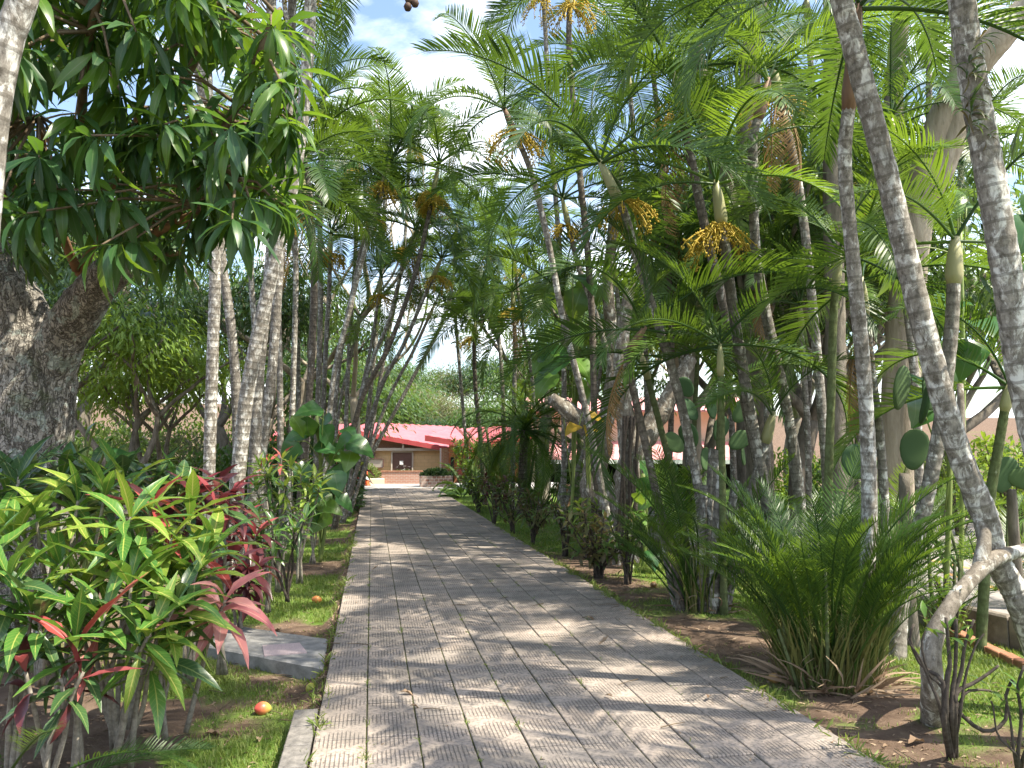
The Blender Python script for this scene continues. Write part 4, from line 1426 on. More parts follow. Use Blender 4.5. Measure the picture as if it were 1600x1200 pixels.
def tree_meshes(seed, H, leafmat, barkmat, leaf=.18, nleaf=6000, clr=.75, depth=3, trunk_h=.3, lw=.3, spread=.7, r0=None, drop=.5):
    rr = random.Random(seed)
    mb = MB(); ends = []
    r0 = r0 or H * .021
    h0 = H * trunk_h
    base = spline([(0, 0, -.3), (rr.uniform(-.1, .1), rr.uniform(-.1, .1), h0 * .5), (rr.uniform(-.2, .2), rr.uniform(-.2, .2), h0)], 10)
    mb.tube(base, [r0 * (1.35 - .4 * k / 9 + .3 * max(0, 1 - k / 2)) for k in range(10)], 12)
    n = rr.choice((3, 4))
    for k in range(n):
        a = 6.283 * k / n + rr.uniform(-.5, .5)
        limb(mb, base[-1] - Vector((0, 0, .05)), Vector((math.cos(a), math.sin(a), rr.uniform(.5, 1.3))), H * .27, r0 * .62, depth - 1, rr, ends, .2, 8, spread)
    mats = []
    per = max(1, nleaf // len(ends))
    cl = clr * H / 8
    for p, d in ends:
        for i in range(per):
            o = Vector((rr.gauss(0, 1), rr.gauss(0, 1), rr.gauss(0, .8))) * cl * .5
            ld = Vector((o.x + rr.uniform(-.4, .4), o.y + rr.uniform(-.4, .4), rr.uniform(-.6, .35) - drop * .4))
            mats.append(aim(p + o, ld, Vector((rr.uniform(-.5, .5), rr.uniform(-.5, .5), 1)), leaf * rr.uniform(.6, 1.25)))
    tpl = leaf_tpl(lw, 3, .3, .5, seed=seed)
    v, f, u = scatter(tpl, mats)
    return mb.mesh('trunk', barkmat), raw_mesh('crown', v, f, u, leafmat)


TV = [
    tree_meshes(1, 8, M_crown, M_bark, .20, 6500, .85),
    tree_meshes(2, 8, M_crown_d, M_bark, .22, 6500, .85, spread=.8),
    tree_meshes(3, 8, M_crown_y, M_bark_pale, .20, 5200, .9),
    tree_meshes(4, 8, M_crown_o, M_bark_pale, .13, 3600, .8, spread=.6),
    tree_meshes(5, 8, M_crown_bright_lit, M_bark, .26, 5200, .95, lw=.26, trunk_h=.18, spread=.85),
    tree_meshes(6, 8, M_crown_d, M_bark, .26, 5000, .95, lw=.24, trunk_h=.15, spread=.9),
    tree_meshes(8, 8, M_crown, M_bark, .30, 7000, 1.5, trunk_h=.14, spread=.9, lw=.36),
    tree_meshes(9, 8, M_crown_o, M_bark_pale, .28, 6000, 1.4, trunk_h=.14, spread=.9, lw=.36),
    tree_meshes(10, 8, M_crown_d, M_bark, .30, 7000, 1.5, trunk_h=.14, spread=.9, lw=.36),
    tree_meshes(7, 8, M_crown_o, M_bark_pale, .09, 900, .8, spread=.6, r0=.10, depth=4),
]


def tree(label, px, d, H, var, seed, name='tree', cat='tree', group='broad-leaved trees around the path', z=None, sq=1.0):
    b = B(px, d)
    if z is None:
        z = T1(b.x, b.y)
    s = H / 8
    o = thing(name, label, cat, (b.x, b.y, z), group)
    rm = Matrix.Rotation(seed * 1.37, 4, 'Z') @ Matrix.Diagonal((s * sq, s * sq, s, 1))
    tm, cm = TV[var]
    part('trunk', tm, o, rm)
    part('crown', cm, o, rm, kind='stuff')
    return o


# left, behind the big mango tree
tree('gnarled mango tree right behind the big rough trunk', 195, 13.5, 5.6, 4, 1, 'mango_tree')
tree('second low mango tree with sunlit leaves left of the near palms', 255, 16.5, 5.2, 4, 2, 'mango_tree')
tree('shady mango tree far left behind the big rough trunk', 20, 14.5, 7.5, 5, 3, 'mango_tree')
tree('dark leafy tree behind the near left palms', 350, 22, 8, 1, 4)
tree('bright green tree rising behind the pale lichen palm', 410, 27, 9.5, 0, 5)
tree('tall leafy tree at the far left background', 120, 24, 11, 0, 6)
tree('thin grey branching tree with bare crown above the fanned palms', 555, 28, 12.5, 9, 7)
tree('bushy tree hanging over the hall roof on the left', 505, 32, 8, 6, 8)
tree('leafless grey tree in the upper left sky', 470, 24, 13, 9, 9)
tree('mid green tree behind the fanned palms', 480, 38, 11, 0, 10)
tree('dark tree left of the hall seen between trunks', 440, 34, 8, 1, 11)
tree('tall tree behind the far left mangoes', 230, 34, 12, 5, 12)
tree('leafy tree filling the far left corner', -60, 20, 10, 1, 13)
# behind the hall
for k, (px, d, H, v, lb) in enumerate((
        (585, 66, 10, 6, 'green tree above the left end of the hall roof'),
        (640, 74, 10, 7, 'dry olive-brown tree on the hill behind the hall'),
        (670, 62, 6.5, 8, 'dark green rounded tree straight above the hall roof'),
        (705, 70, 9, 7, 'pale dry tree on the hill above the porch roof'),
        (735, 64, 7.5, 6, 'yellow-green tree behind the porch roof'),
        (770, 60, 9, 6, 'green tree on the hill left of the date palm'),
        (620, 90, 11, 6, 'far green tree on the ridge left of the gap'),
        (690, 95, 10, 7, 'far pale tree on the ridge under the sky gap'),
        (760, 92, 12, 8, 'far dark tree on the ridge right of the gap'),
        (550, 80, 13, 8, 'far tall tree behind the left fan of palms'),
        (840, 80, 14, 6, 'far tree on the ridge behind the date palm'),
        (655, 82, 9, 6, 'small light green tree on the slope behind the hall'),
        (500, 60, 12, 1, 'dark tree behind the left end of the hall'),
)):
    tree(lb, px, d, H, v, 20 + k, group='trees on the hill behind the hall')
# right
tree('leafy tree between the veranda building and the date palm', 905, 26, 6.5, 0, 41)
tree('dark leafy tree right of the sky gap', 850, 30, 11, 1, 42)
tree('light leaved tree behind the middle clump crowns', 1080, 19, 10, 2, 44)
tree('tall green tree with thick brown trunk at the upper right', 1260, 15, 8.5, 0, 46)
tree('tall tree over the faded pink eave', 1000, 24, 8, 0, 43)
tree('broad dark tree behind the upper right palm crowns', 1165, 19, 9, 0, 45)
tree('leafy tree high behind the sunlit yellow-green palm', 1090, 22, 9.5, 4, 54)
tree('tree filling the gap right of the straight grey trunk', 1330, 19, 12, 0, 55)
tree('leafy mango-like tree behind the pale leaning tree', 1400, 15, 10.5, 5, 47)
tree('tree beyond the car park at the right edge', 1620, 24, 9, 2, 48)
tree('green tree beyond the car park behind the right trunks', 1500, 27, 10, 0, 49)
tree('broad tree beyond the car park right of the big clump', 1340, 25, 9, 1, 50)
tree('background tree right of the veranda building', 1240, 32, 11, 0, 51)
tree('pale background tree above the veranda roof', 1130, 48, 13, 2, 52)
tree('background tree behind the veranda roof', 950, 50, 14, 0, 53)

# hand-placed trunks -------------------------------------------------
def trunk_tree(label, base, limbs, bark, leafs=None, name='tree', cat='tree', sides=14, rough=.10, seed=0, group=None):
    """limbs: list of (points, radii); first one starts at the ground"""
    o = thing(name, label, cat, base, group)
    mb = MB()
    for li, (pts, rad) in enumerate(limbs):
        n = max(10, int(sum((pts[i + 1] - pts[i]).length for i in range(len(pts) - 1)) / .09))
        sp, rr = spline([p - base for p in pts], n, rad)
        f = lambda p, a, l: 1 + rough * noise.noise(p * 5 + Vector((seed, 0, 0))) + rough * .6 * noise.noise(p * 13)
        mb.tube(sp, rr, sides, True, f)
    part('trunk', mb.mesh('trunk', bark), o)
    return o


b0 = G(1456, 1128, -.13)
o = trunk_tree('short forked tree with lichen bark bending right behind the bare pruned shrub', b0, [
    ([b0 + Vector((0, 0, -.15)), P(1457, 1070, 4.75), P(1456, 1005, 4.78), P(1484, 948, 4.85), P(1520, 902, 5.0), P(1556, 872, 5.1), P(1610, 856, 5.2), P(1700, 820, 5.2)], [.085, .065, .058, .052, .05, .05, .042, .03]),
    ([P(1530, 892, 5.05), P(1538, 830, 5.15), P(1512, 775, 5.3), P(1504, 700, 5.4), P(1500, 600, 5.5)], [.045, .043, .038, .03, .02]),
], M_bark_lichen, rough=.14, seed=3)

b0 = B(1400, 12.5, -.25)
trunk_tree('pale smooth tree trunk leaning right in the upper right corner', b0, [
    ([b0 + Vector((0, 0, -.2)), P(1408, 600, 12.5), P(1424, 400, 12.5), P(1448, 270, 12.4), P(1486, 160, 12.2), P(1560, 60, 11.8), P(1660, -40, 11.4)], [.34, .29, .26, .25, .24, .22, .18]),
    ([P(1436, 330, 12.4), P(1490, 210, 12.2), P(1505, 60, 12), P(1500, -80, 11.8)], [.22, .2, .17, .13]),
], M_bark_pale, rough=.08, seed=5)
b0 = B(1190, 14, -.2)
trunk_tree('tall dark brown trunk running out of the top edge', b0, [
    ([b0 + Vector((0, 0, -.2)), P(1182, 500, 14), P(1170, 300, 14), P(1172, 120, 14), P(1195, -60, 14)], [.26, .22, .21, .2, .18]),
    ([P(1150, 420, 14), P(1125, 260, 13.8), P(1100, 170, 13.6), P(1085, 60, 13.4)], [.2, .2, .17, .12]),
], M_bark, seed=7)
b0 = B(1310, 12, -.2)
trunk_tree('straight grey trunk behind the reddish crownshaft at the top right', b0, [
    ([b0 + Vector((0, 0, -.2)), P(1305, 500, 12), P(1300, 250, 12), P(1300, -60, 12)], [.17, .15, .14, .12])], M_bark, seed=8)
b0 = B(1392, 14, -.2)
trunk_tree('brown jointed trunk left of the pale leaning tree', b0, [
    ([b0 + Vector((0, 0, -.2)), P(1412, 500, 14), P(1396, 250, 14), P(1400, 100, 14), P(1420, -60, 14)], [.2, .19, .18, .16, .12])], M_bark, seed=9)

# twisted lichen tree right of the path
b0 = B(948, 13.2)
trunk_tree('twisted lichen trunk with a broken bent limb beside the right hedge', b0, [
    ([b0 + Vector((0, 0, -.15)), P(955, 800, 13.2), P(930, 745, 13.2), P(935, 700, 13.2), P(918, 670, 13.2), P(885, 640, 13.1), P(862, 622, 13)], [.30, .24, .20, .24, .18, .14, .10]),
    ([P(940, 790, 13.1), P(918, 770, 13), P(925, 735, 13.1)], [.15, .13, .12]),
    ([P(932, 690, 13.2), P(950, 640, 13.4), P(960, 560, 13.6), P(950, 440, 13.8), P(970, 250, 14)], [.18, .15, .13, .1, .06]),
], M_bark_lichen, rough=.2, seed=11)
b0 = B(975, 12.2)
o = trunk_tree('fluted trunk wrapped in vines right of the twisted lichen trunk', b0, [
    ([b0 + Vector((0, 0, -.15)), P(980, 800, 12.2), P(985, 720, 12.2), P(1010, 680, 12.3), P(1040, 630, 12.4), P(1080, 560, 12.6)], [.24, .22, .2, .18, .15, .1]),
    ([P(985, 730, 12.2), P(978, 660, 12.2), P(970, 560, 12.2), P(985, 440, 12.4)], [.18, .14, .12, .08]),
], M_bark_lichen, rough=.2, seed=12)
for k in range(5):
    pts = [b0 + Vector((-.22 + .1 * k, -.1, -.05)), P(968 + 8 * k, 800, 11.98), P(974 + 5 * k - (k % 2) * 6, 720, 11.98), P(975 + 6 * k, 650, 12.05)]
    mb = MB(); mb.tube(spline([p - b0 for p in pts], 14), .028, 6)
    part('vine', mb.mesh('vine', M_stem_dark), o)

# pale trunk at the top left corner
b0 = B(-70, 3.4, -.1)
trunk_tree('pale blotched trunk cutting the top left corner', b0, [
    ([b0 + Vector((0, 0, -.1)), P(-52, 700, 3.4), P(-30, 400, 3.4), P(-10, 180, 3.4), P(12, 70, 3.4), P(38, -10, 3.4), P(70, -130, 3.4)], [.075, .068, .065, .062, .06, .058, .05])], M_trunk_pale, rough=.05, seed=13)

# ------------------------------------------------------------------ the big mango tree
DM = 7.3
b0 = B(38, DM, -.1)
mango = thing('mango_tree', 'big old mango tree with rough forked trunk and large drooping leaves on the left', 'tree', b0)
limbs = [
    ([b0 + Vector((0, 0, -.2)), P(40, 850, DM), P(42, 720, DM), P(44, 600, DM), P(30, 510, DM), P(-8, 420, DM), P(-60, 330, DM + .1), P(-130, 200, DM + .3)], [.50, .41, .385, .40, .30, .235, .19, .12]),
    ([P(66, 590, DM), P(100, 520, DM - .1), P(140, 465, DM - .3), P(178, 420, DM - .5), P(215, 395, DM - .7)], [.27, .215, .18, .15, .11]),
]
mb = MB()
barkf = lambda p, a, l: 1 + .10 * noise.noise(p * 3.0) + .07 * noise.noise(Vector((p.x * 16, p.y * 16, p.z * 5))) + .03 * noise.noise(p * 30)
for pts, rad in limbs:
    n = max(20, int(sum((pts[i + 1] - pts[i]).length for i in range(len(pts) - 1)) / .035))
    sp, rr_ = spline([p - b0 for p in pts], n, rad)
    mb.tube(sp, rr_, 56, True, barkf)
part('trunk', mb.mesh('trunk', M_mbark), mango)
branches = [
    [P(125, 430, DM - .3), P(150, 370, DM - .5), P(165, 330, DM - .8), P(190, 250, DM - 1.2), P(230, 140, DM - 1.6)],
    [P(205, 398, DM - .7), P(250, 360, DM - 1.2), P(310, 330, DM - 1.7), P(370, 280, DM - 2.1)],
    [P(120, 420, DM - .35), P(95, 360, DM - .8), P(80, 290, DM - 1.3), P(60, 180, DM - 1.9)],
    [P(-20, 390, DM), P(10, 330, DM - .5), P(30, 270, DM - 1.2), P(20, 140, DM - 2)],
    [P(310, 330, DM - 1.7), P(340, 230, DM - 2), P(390, 120, DM - 2.2), P(430, 20, DM - 2.3)],
    [P(190, 250, DM - 1.2), P(260, 170, DM - 1.7), P(320, 60, DM - 2), P(350, -60, DM - 2.2)],
    [P(-60, 330, DM + .1), P(-20, 200, DM - .6), P(60, 40, DM - 1.2), P(120, -90, DM - 1.4)],
    [P(165, 330, DM - .8), P(130, 200, DM - 1.6), P(140, 60, DM - 2.2), P(170, -60, DM - 2.5)],
    [P(205, 398, DM - .7), P(240, 400, DM - 1), P(280, 395, DM - 1.2)],
]
nodes = []
for k, bp_ in enumerate(branches):
    mb = MB()
    sp = spline([p - b0 for p in bp_], 14)
    mb.tube(sp, [.044 * (1 - .045 * i) for i in range(14)], 8, True, lambda p, a, l: 1 + .12 * noise.noise(p * 9))
    part('branch', mb.mesh('branch', M_twig_red if k < 3 else M_twig), mango)
    nodes += [q for q in sp[3:]]
rr = random.Random(77)


def in_crown(px, py):
    if py > 395 - max(0, px - 300) * .35 + 18 * math.sin(px * .05):
        return False
    if 55 < px < 140 and py > 330:
        return False
    if px > 470 - max(0, 110 - py) * .3:
        return False
    if px > 380 and py > 330:
        return False
    return True


near, farl, twigs = [], [], MB()
tries = 0
whorls = 0
while whorls < 380 and tries < 5000:
    tries += 1
    px, py = rr.uniform(-260, 475), rr.uniform(-230, 420)
    if not in_crown(px, py):
        continue
    d = DM - .2 - 2.6 * rr.random() ** .8 if rr.random() < .72 else DM + rr.uniform(-.2, 1.3)
    c = P(px, py, d) - b0
    nv = noise.noise(Vector((px * .010, py * .012, d * .5)))
    if py < 230 and nv < -.10 - .1 * (py < 120):
        continue
    if px > 250 and nv < -.25:
        continue
    nn = min(nodes, key=lambda q: (q - c).length)
    if (nn - c).length > 1.5 and rr.random() < .8:
        continue
    whorls += 1
    mid_ = nn.lerp(c, .5) + Vector((0, 0, .06))
    twigs.tube([nn, mid_, c], [.014, .010, .006], 5, False)
    ax = ((c - nn).normalized() * .7 + Vector((rr.uniform(-.3, .3), rr.uniform(-.3, .3), .25))).normalized()
    q = ax.to_track_quat('X', 'Z')
    n = rr.randint(11, 17)
    for i in range(n):
        a = i * 2.4 + rr.uniform(-.3, .3)
        u = i / n
        rad = Vector((0, math.cos(a), math.sin(a)))
        dl = q @ (Vector((.75 - .9 * u, 0, 0)) + rad * (.8 + .2 * u)) + Vector((0, 0, -.50 - .35 * rr.random()))
        p = c - ax * (.14 * u)
        M_ = aim(p, dl, Vector((rr.uniform(-.35, .35), rr.uniform(-.35, .35), 1)) + ax * .4, rr.uniform(.25, .40) * (1 - .15 * (i < 2)))
        inside = -40 < px < 520 and -40 < py < 460
        (near if inside else farl).append((d, M_, rr.random() < (.5 if py < 210 or (px > 330 and py < 300) else .12)))  # yellow-green leaves made denser at top and right to paint backlight
near.sort(key=lambda t: t[0])
for d, M_, yg in near[:300]:
    part('leaf', leaf_mesh(M_mango_young_backlit if yg else M_mango, 'mango', rr.randint(0, 5)), mango, M_)
rest = near[300:] + farl
for k, (ms, mt) in enumerate((([m for _, m, yg in rest if not yg], M_mango), ([m for _, m, yg in rest if yg], M_mango_young_backlit))):
    v, f, u = scatter(leaf_tpl(.20, 6, .3, .8, .18, seed=k), ms)
    part('foliage', raw_mesh('foliage', v, f, u, mt), mango, kind='stuff')
part('twigs', twigs.mesh('twigs', M_twig), mango, kind='stuff')

# ------------------------------------------------------------------ shrubs with leaves built one by one
def rosette(root, c, ax, n, ln, mats, kind, rr, spreadv=1.0, droop=.25, ext=.16):
    q = ax.to_track_quat('X', 'Z')
    for i in range(n):
        u = i / max(1, n - 1)
        a = i * 2.39996 + rr.uniform(-.25, .25)
        dl = q @ (Vector((1.15 - 1.25 * u, 0, 0)) + Vector((0, math.cos(a), math.sin(a))) * (.45 + .6 * u) * spreadv) + Vector((0, 0, -droop * u))
        sc = ln * (.55 + .55 * math.sin(math.pi * (.22 + .62 * u))) * rr.uniform(.82, 1.12)
        m = rr.choice(mats)
        part('leaf', leaf_mesh(m, kind, rr.randint(0, 5)), root, aim(c - ax * ext * u, dl, Vector((rr.uniform(-.3, .3), rr.uniform(-.3, .3), 1)) + ax * .5, sc, rr.uniform(-.2, .2)))


def shrub(label, base, tips, n, ln, mats, kind='croton', stem=M_stem_grey, r=.014, seed=0, name='croton_shrub', cat='shrub', group='coloured shrubs planted beside the path', droop=.25, ext=.16, spreadv=1.0, low=.25):
    rr = random.Random(seed)
    root = thing(name, label, cat, base, group)
    for tp in tips:
        t = tp - base
        o = Vector((rr.uniform(-.05, .05), rr.uniform(-.05, .05), -.04))
        mid1 = Vector((t.x * low + rr.uniform(-.04, .04), t.y * low + rr.uniform(-.04, .04), t.z * .4))
        mid2 = Vector((t.x * .65 + rr.uniform(-.04, .04), t.y * .65 + rr.uniform(-.04, .04), t.z * .72))
        sp = spline([o, mid1, mid2, t], 12)
        mb = MB(); mb.tube(sp, [r * (1.25 - .055 * k) for k in range(12)], 7)
        part('stem', mb.mesh('stem', stem), root)
        rosette(root, t, (sp[-1] - sp[-3]).normalized(), n, ln, mats, kind, rr, spreadv, droop, ext)
    return root


cg, cy, cd, cr = M_croton, M_croton_y, M_croton_d, M_croton_r
LG = 'croton shrubs in the left foreground'
shrub('sunlit yellow-green croton at the back left of the front shrubs', B(95, 4.75), Q(4.6, (55, 800), (122, 782, .2), (205, 808, -.1), (165, 768, .2), (20, 840)), 14, 0.39, [cg, cy, cg, cy], seed=1, group=LG)
shrub('pale yellow-green croton just left of the maroon ti plants', B(190, 4.95), Q(4.9, (235, 795), (300, 800, .1), (268, 842, -.2), (330, 858), (200, 765, .2)), 14, 0.39, [cy, cy, cg, cg, cr], seed=2, group=LG)
shrub('front croton of mixed dark and light green leaves above the low red-leaved one', B(122, 4.15), Q(4.05, (118, 1000), (60, 965, .1), (165, 960, .15)), 15, 0.39, [cg, cg, cg, cd, cg, cd, cg, cr], seed=3, group=LG)
shrub('front croton of wide starry rosettes leaning toward the concrete slab', B(190, 4.3), Q(4.15, (236, 985), (278, 938, .2), (205, 905, .2), (250, 1010, .15)), 15, 0.40, [cg, cg, cy, cd], seed=4, group=LG)
shrub('croton with large green leaves cut by the left picture edge', B(22, 4.2), Q(4.15, (15, 905), (48, 950), (-30, 860), (0, 990)), 13, 0.39, [cg, cd, cg], seed=5, group=LG)
shrub('croton with fresh green rosettes in the middle of the front shrubs', B(175, 4.55), Q(4.5, (150, 870), (95, 885), (215, 870, .1), (130, 930)), 14, 0.36, [cg, cg, cy], seed=6, group=LG)
shrub('croton reaching right over the grass with long arching leaves', B(250, 4.75), Q(4.65, (308, 890), (285, 935), (270, 900, .1)), 14, 0.39, [cg, cg, cd, cy], seed=7, group=LG)
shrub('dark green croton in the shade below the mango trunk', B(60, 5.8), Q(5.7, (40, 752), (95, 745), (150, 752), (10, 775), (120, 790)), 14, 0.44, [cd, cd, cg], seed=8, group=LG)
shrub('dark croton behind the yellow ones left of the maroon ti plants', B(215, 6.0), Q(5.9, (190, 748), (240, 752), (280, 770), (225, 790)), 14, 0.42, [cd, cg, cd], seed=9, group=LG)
shrub('low croton of red-tinged leaves under the front rosettes', B(70, 3.95), Q(3.95, (95, 1060), (40, 1050), (130, 1050)), 8, 0.31, [M_ti_red, cd, cd, M_ti], seed=10, group=LG)
shrub('far left croton at the foot of the mango trunk', B(-40, 5.2), Q(5.1, (-30, 770), (0, 800), (-60, 820), (30, 745)), 13, 0.42, [cd, cg], seed=11, group=LG)
TG = 'red-leaved ti plants on the left'
shrub('maroon ti plant with crimson crown behind the yellow crotons', B(300, 5.9), Q(5.8, (300, 778), (338, 790, -.1), (268, 765, .2)), 13, .34, [M_ti, M_ti, cd, M_ti_red], 'ti', seed=12, name='ti_plant', group=TG, droop=.5)
shrub('rosy ti plant right of the maroon one in front of the pale palm', B(345, 6.1), Q(5.9, (325, 835), (362, 770), (340, 760, .2)), 12, .33, [M_ti_red, M_ti, M_ti, cd, M_ti_pink], 'ti', seed=13, name='ti_plant', group=TG, droop=.5)
shrub('single salmon-pink ti rosette hanging over the concrete slab', B(300, 4.85), Q(4.55, (352, 938)), 15, .34, [M_ti_pink], 'ti', seed=14, name='ti_plant', group=TG, droop=.45, low=.15)
shrub('almost black ti plant at the foot of the pale palm', B(372, 7.4), Q(7.3, (365, 868), (402, 885), (345, 890), (385, 905, -.1)), 14, .32, [M_ti], 'ti', seed=15, name='ti_plant', group=TG, droop=.5)
shrub('dark ti plant with upright leaves between the palm trunks', B(350, 8.2), Q(8.1, (345, 800), (375, 815), (400, 835)), 13, .34, [M_ti, M_ti, M_ti_red], 'ti', seed=16, name='ti_plant', group=TG, droop=.5)
HG = 'croton hedge along the left lawn'
shrub('yellow-topped croton right of the grey palm trunks', B(435, 9.6), Q(9.5, (420, 745), (445, 760), (400, 765), (430, 800), (455, 795), (412, 730)), 14, .30, [cy, cg, cd, cy], seed=17, group=HG)
shrub('narrow-leaved yellow croton below the broad-leaved climber', B(468, 10.2), Q(10.2, (470, 738), (492, 745), (455, 730), (480, 770), (500, 760)), 14, .28, [cy, cg, cy], seed=18, group=HG)
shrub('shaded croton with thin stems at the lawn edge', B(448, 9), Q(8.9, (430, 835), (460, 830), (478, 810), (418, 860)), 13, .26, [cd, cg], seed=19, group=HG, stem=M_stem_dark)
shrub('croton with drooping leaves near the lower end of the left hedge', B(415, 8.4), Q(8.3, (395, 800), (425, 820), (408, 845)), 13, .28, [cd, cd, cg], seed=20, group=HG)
shrub('croton with orange and yellow leaves between grey trunks', B(428, 11), Q(11, (420, 722), (440, 715), (405, 728)), 12, .26, [cr, cy, cg], seed=21, group=HG)
shrub('croton at the far end of the left hedge', B(488, 12), Q(12, (490, 770), (505, 765), (480, 790), (500, 790)), 12, .28, [cg, cd], seed=22, group=HG)
shrub('red and orange ti plant near the far end of the left lawn', B(551, 24), Q(24, (548, 738), (560, 728), (540, 730), (556, 745)), 13, .62, [M_ti_red, cr, cy], 'ti', seed=23, name='ti_plant', group=TG)
shrub('yellow-green croton at the far left end of the path', B(528, 23), Q(23, (525, 735), (535, 742), (515, 738)), 13, .5, [cy, cg], seed=24, group=HG)

RG = 'shrubs along the right edge of the path'


def hedge_shrub(label, px, d, w, h, n, ln, mats, seed, stem=M_stem_dark, nl=14):
    rr = random.Random(seed)
    b = B(px, d)
    tips = []
    for i in range(n):
        a = rr.uniform(0, 6.28); q = w * math.sqrt(rr.random())
        tips.append(b + Vector((math.cos(a) * q, math.sin(a) * q, h * rr.uniform(.42, 1.0))))
    return shrub(label, b, tips, nl, ln, mats, 'hedge', stem, .012, seed, 'hedge_shrub', 'shrub', RG, droop=.2, ext=.26)


hb, hh = M_hedge_b, M_hedge
hedge_shrub('wide dark bushy shrub with many stems in front of the twisted trunk', 935, 10.4, .55, .95, 22, .17, [hb, hh, hb], 31, nl=13)
hedge_shrub('small leafy shrub at the right end of the dark bushy one', 980, 10.0, .25, .85, 8, .16, [hh, hh, cy], 32)
hedge_shrub('thin shrub with bare lower stems beyond the dark bushy one', 884, 12.6, .32, .85, 9, .16, [hh, hb], 33)
hedge_shrub('round bronze shrub beside the path below the date palm', 832, 14.2, .42, 1.0, 14, .17, [hb, hb, hh], 34)
hedge_shrub('bronze shrub next along toward the hall', 800, 16, .4, 1.0, 12, .17, [hb, hh], 35)
hedge_shrub('reddish shrub on slim stems where the verge narrows', 772, 17.5, .35, 1.15, 10, .19, [M_ti, hb], 36)
hedge_shrub('green shrub beyond the reddish shrub', 748, 21, .45, .9, 10, .2, [hh, M_bush_y], 37)
hedge_shrub('yellow-green bush leaning out near the cycad rosette', 742, 24.5, .5, 1.5, 14, .24, [M_bush_y, hh], 38)
hedge_shrub('tall light green bush before the red porch', 735, 29, .8, 2.2, 22, .30, [M_bush_y, hh], 39)
hedge_shrub('leafy green bush under the date palm', 790, 22.5, .8, 1.8, 18, .26, [M_bush_y, hh, hh], 40)
hedge_shrub('yellow-tipped small bush at the foot of the twisted trunk', 918, 12.2, .22, 1.05, 6, .2, [cy, M_bush_y], 41)
hedge_shrub('bright yellow-green bush beyond the car park at the right edge', 1592, 13, .9, 1.9, 30, .22, [M_bush_y], 42)
hedge_shrub('leafy bush between the leaning trunks beyond the car park', 1500, 15, .8, 1.6, 20, .24, [M_bush_y, hh], 43)
hedge_shrub('small weedy bush by the kerb right of the big clump', 1492, 7.6, .22, .50, 7, .11, [M_bush_y], 44)
hedge_shrub('lone tuft of yellow-green leaves on the car park edge', 1195, 14.5, .2, .5, 6, .14, [M_bush_y], 45)
hedge_shrub('bush of big yellow-green leaves behind the middle clump', 1065, 13.5, .5, 1.4, 12, .3, [M_bush_y, M_bush_y, hh], 46)

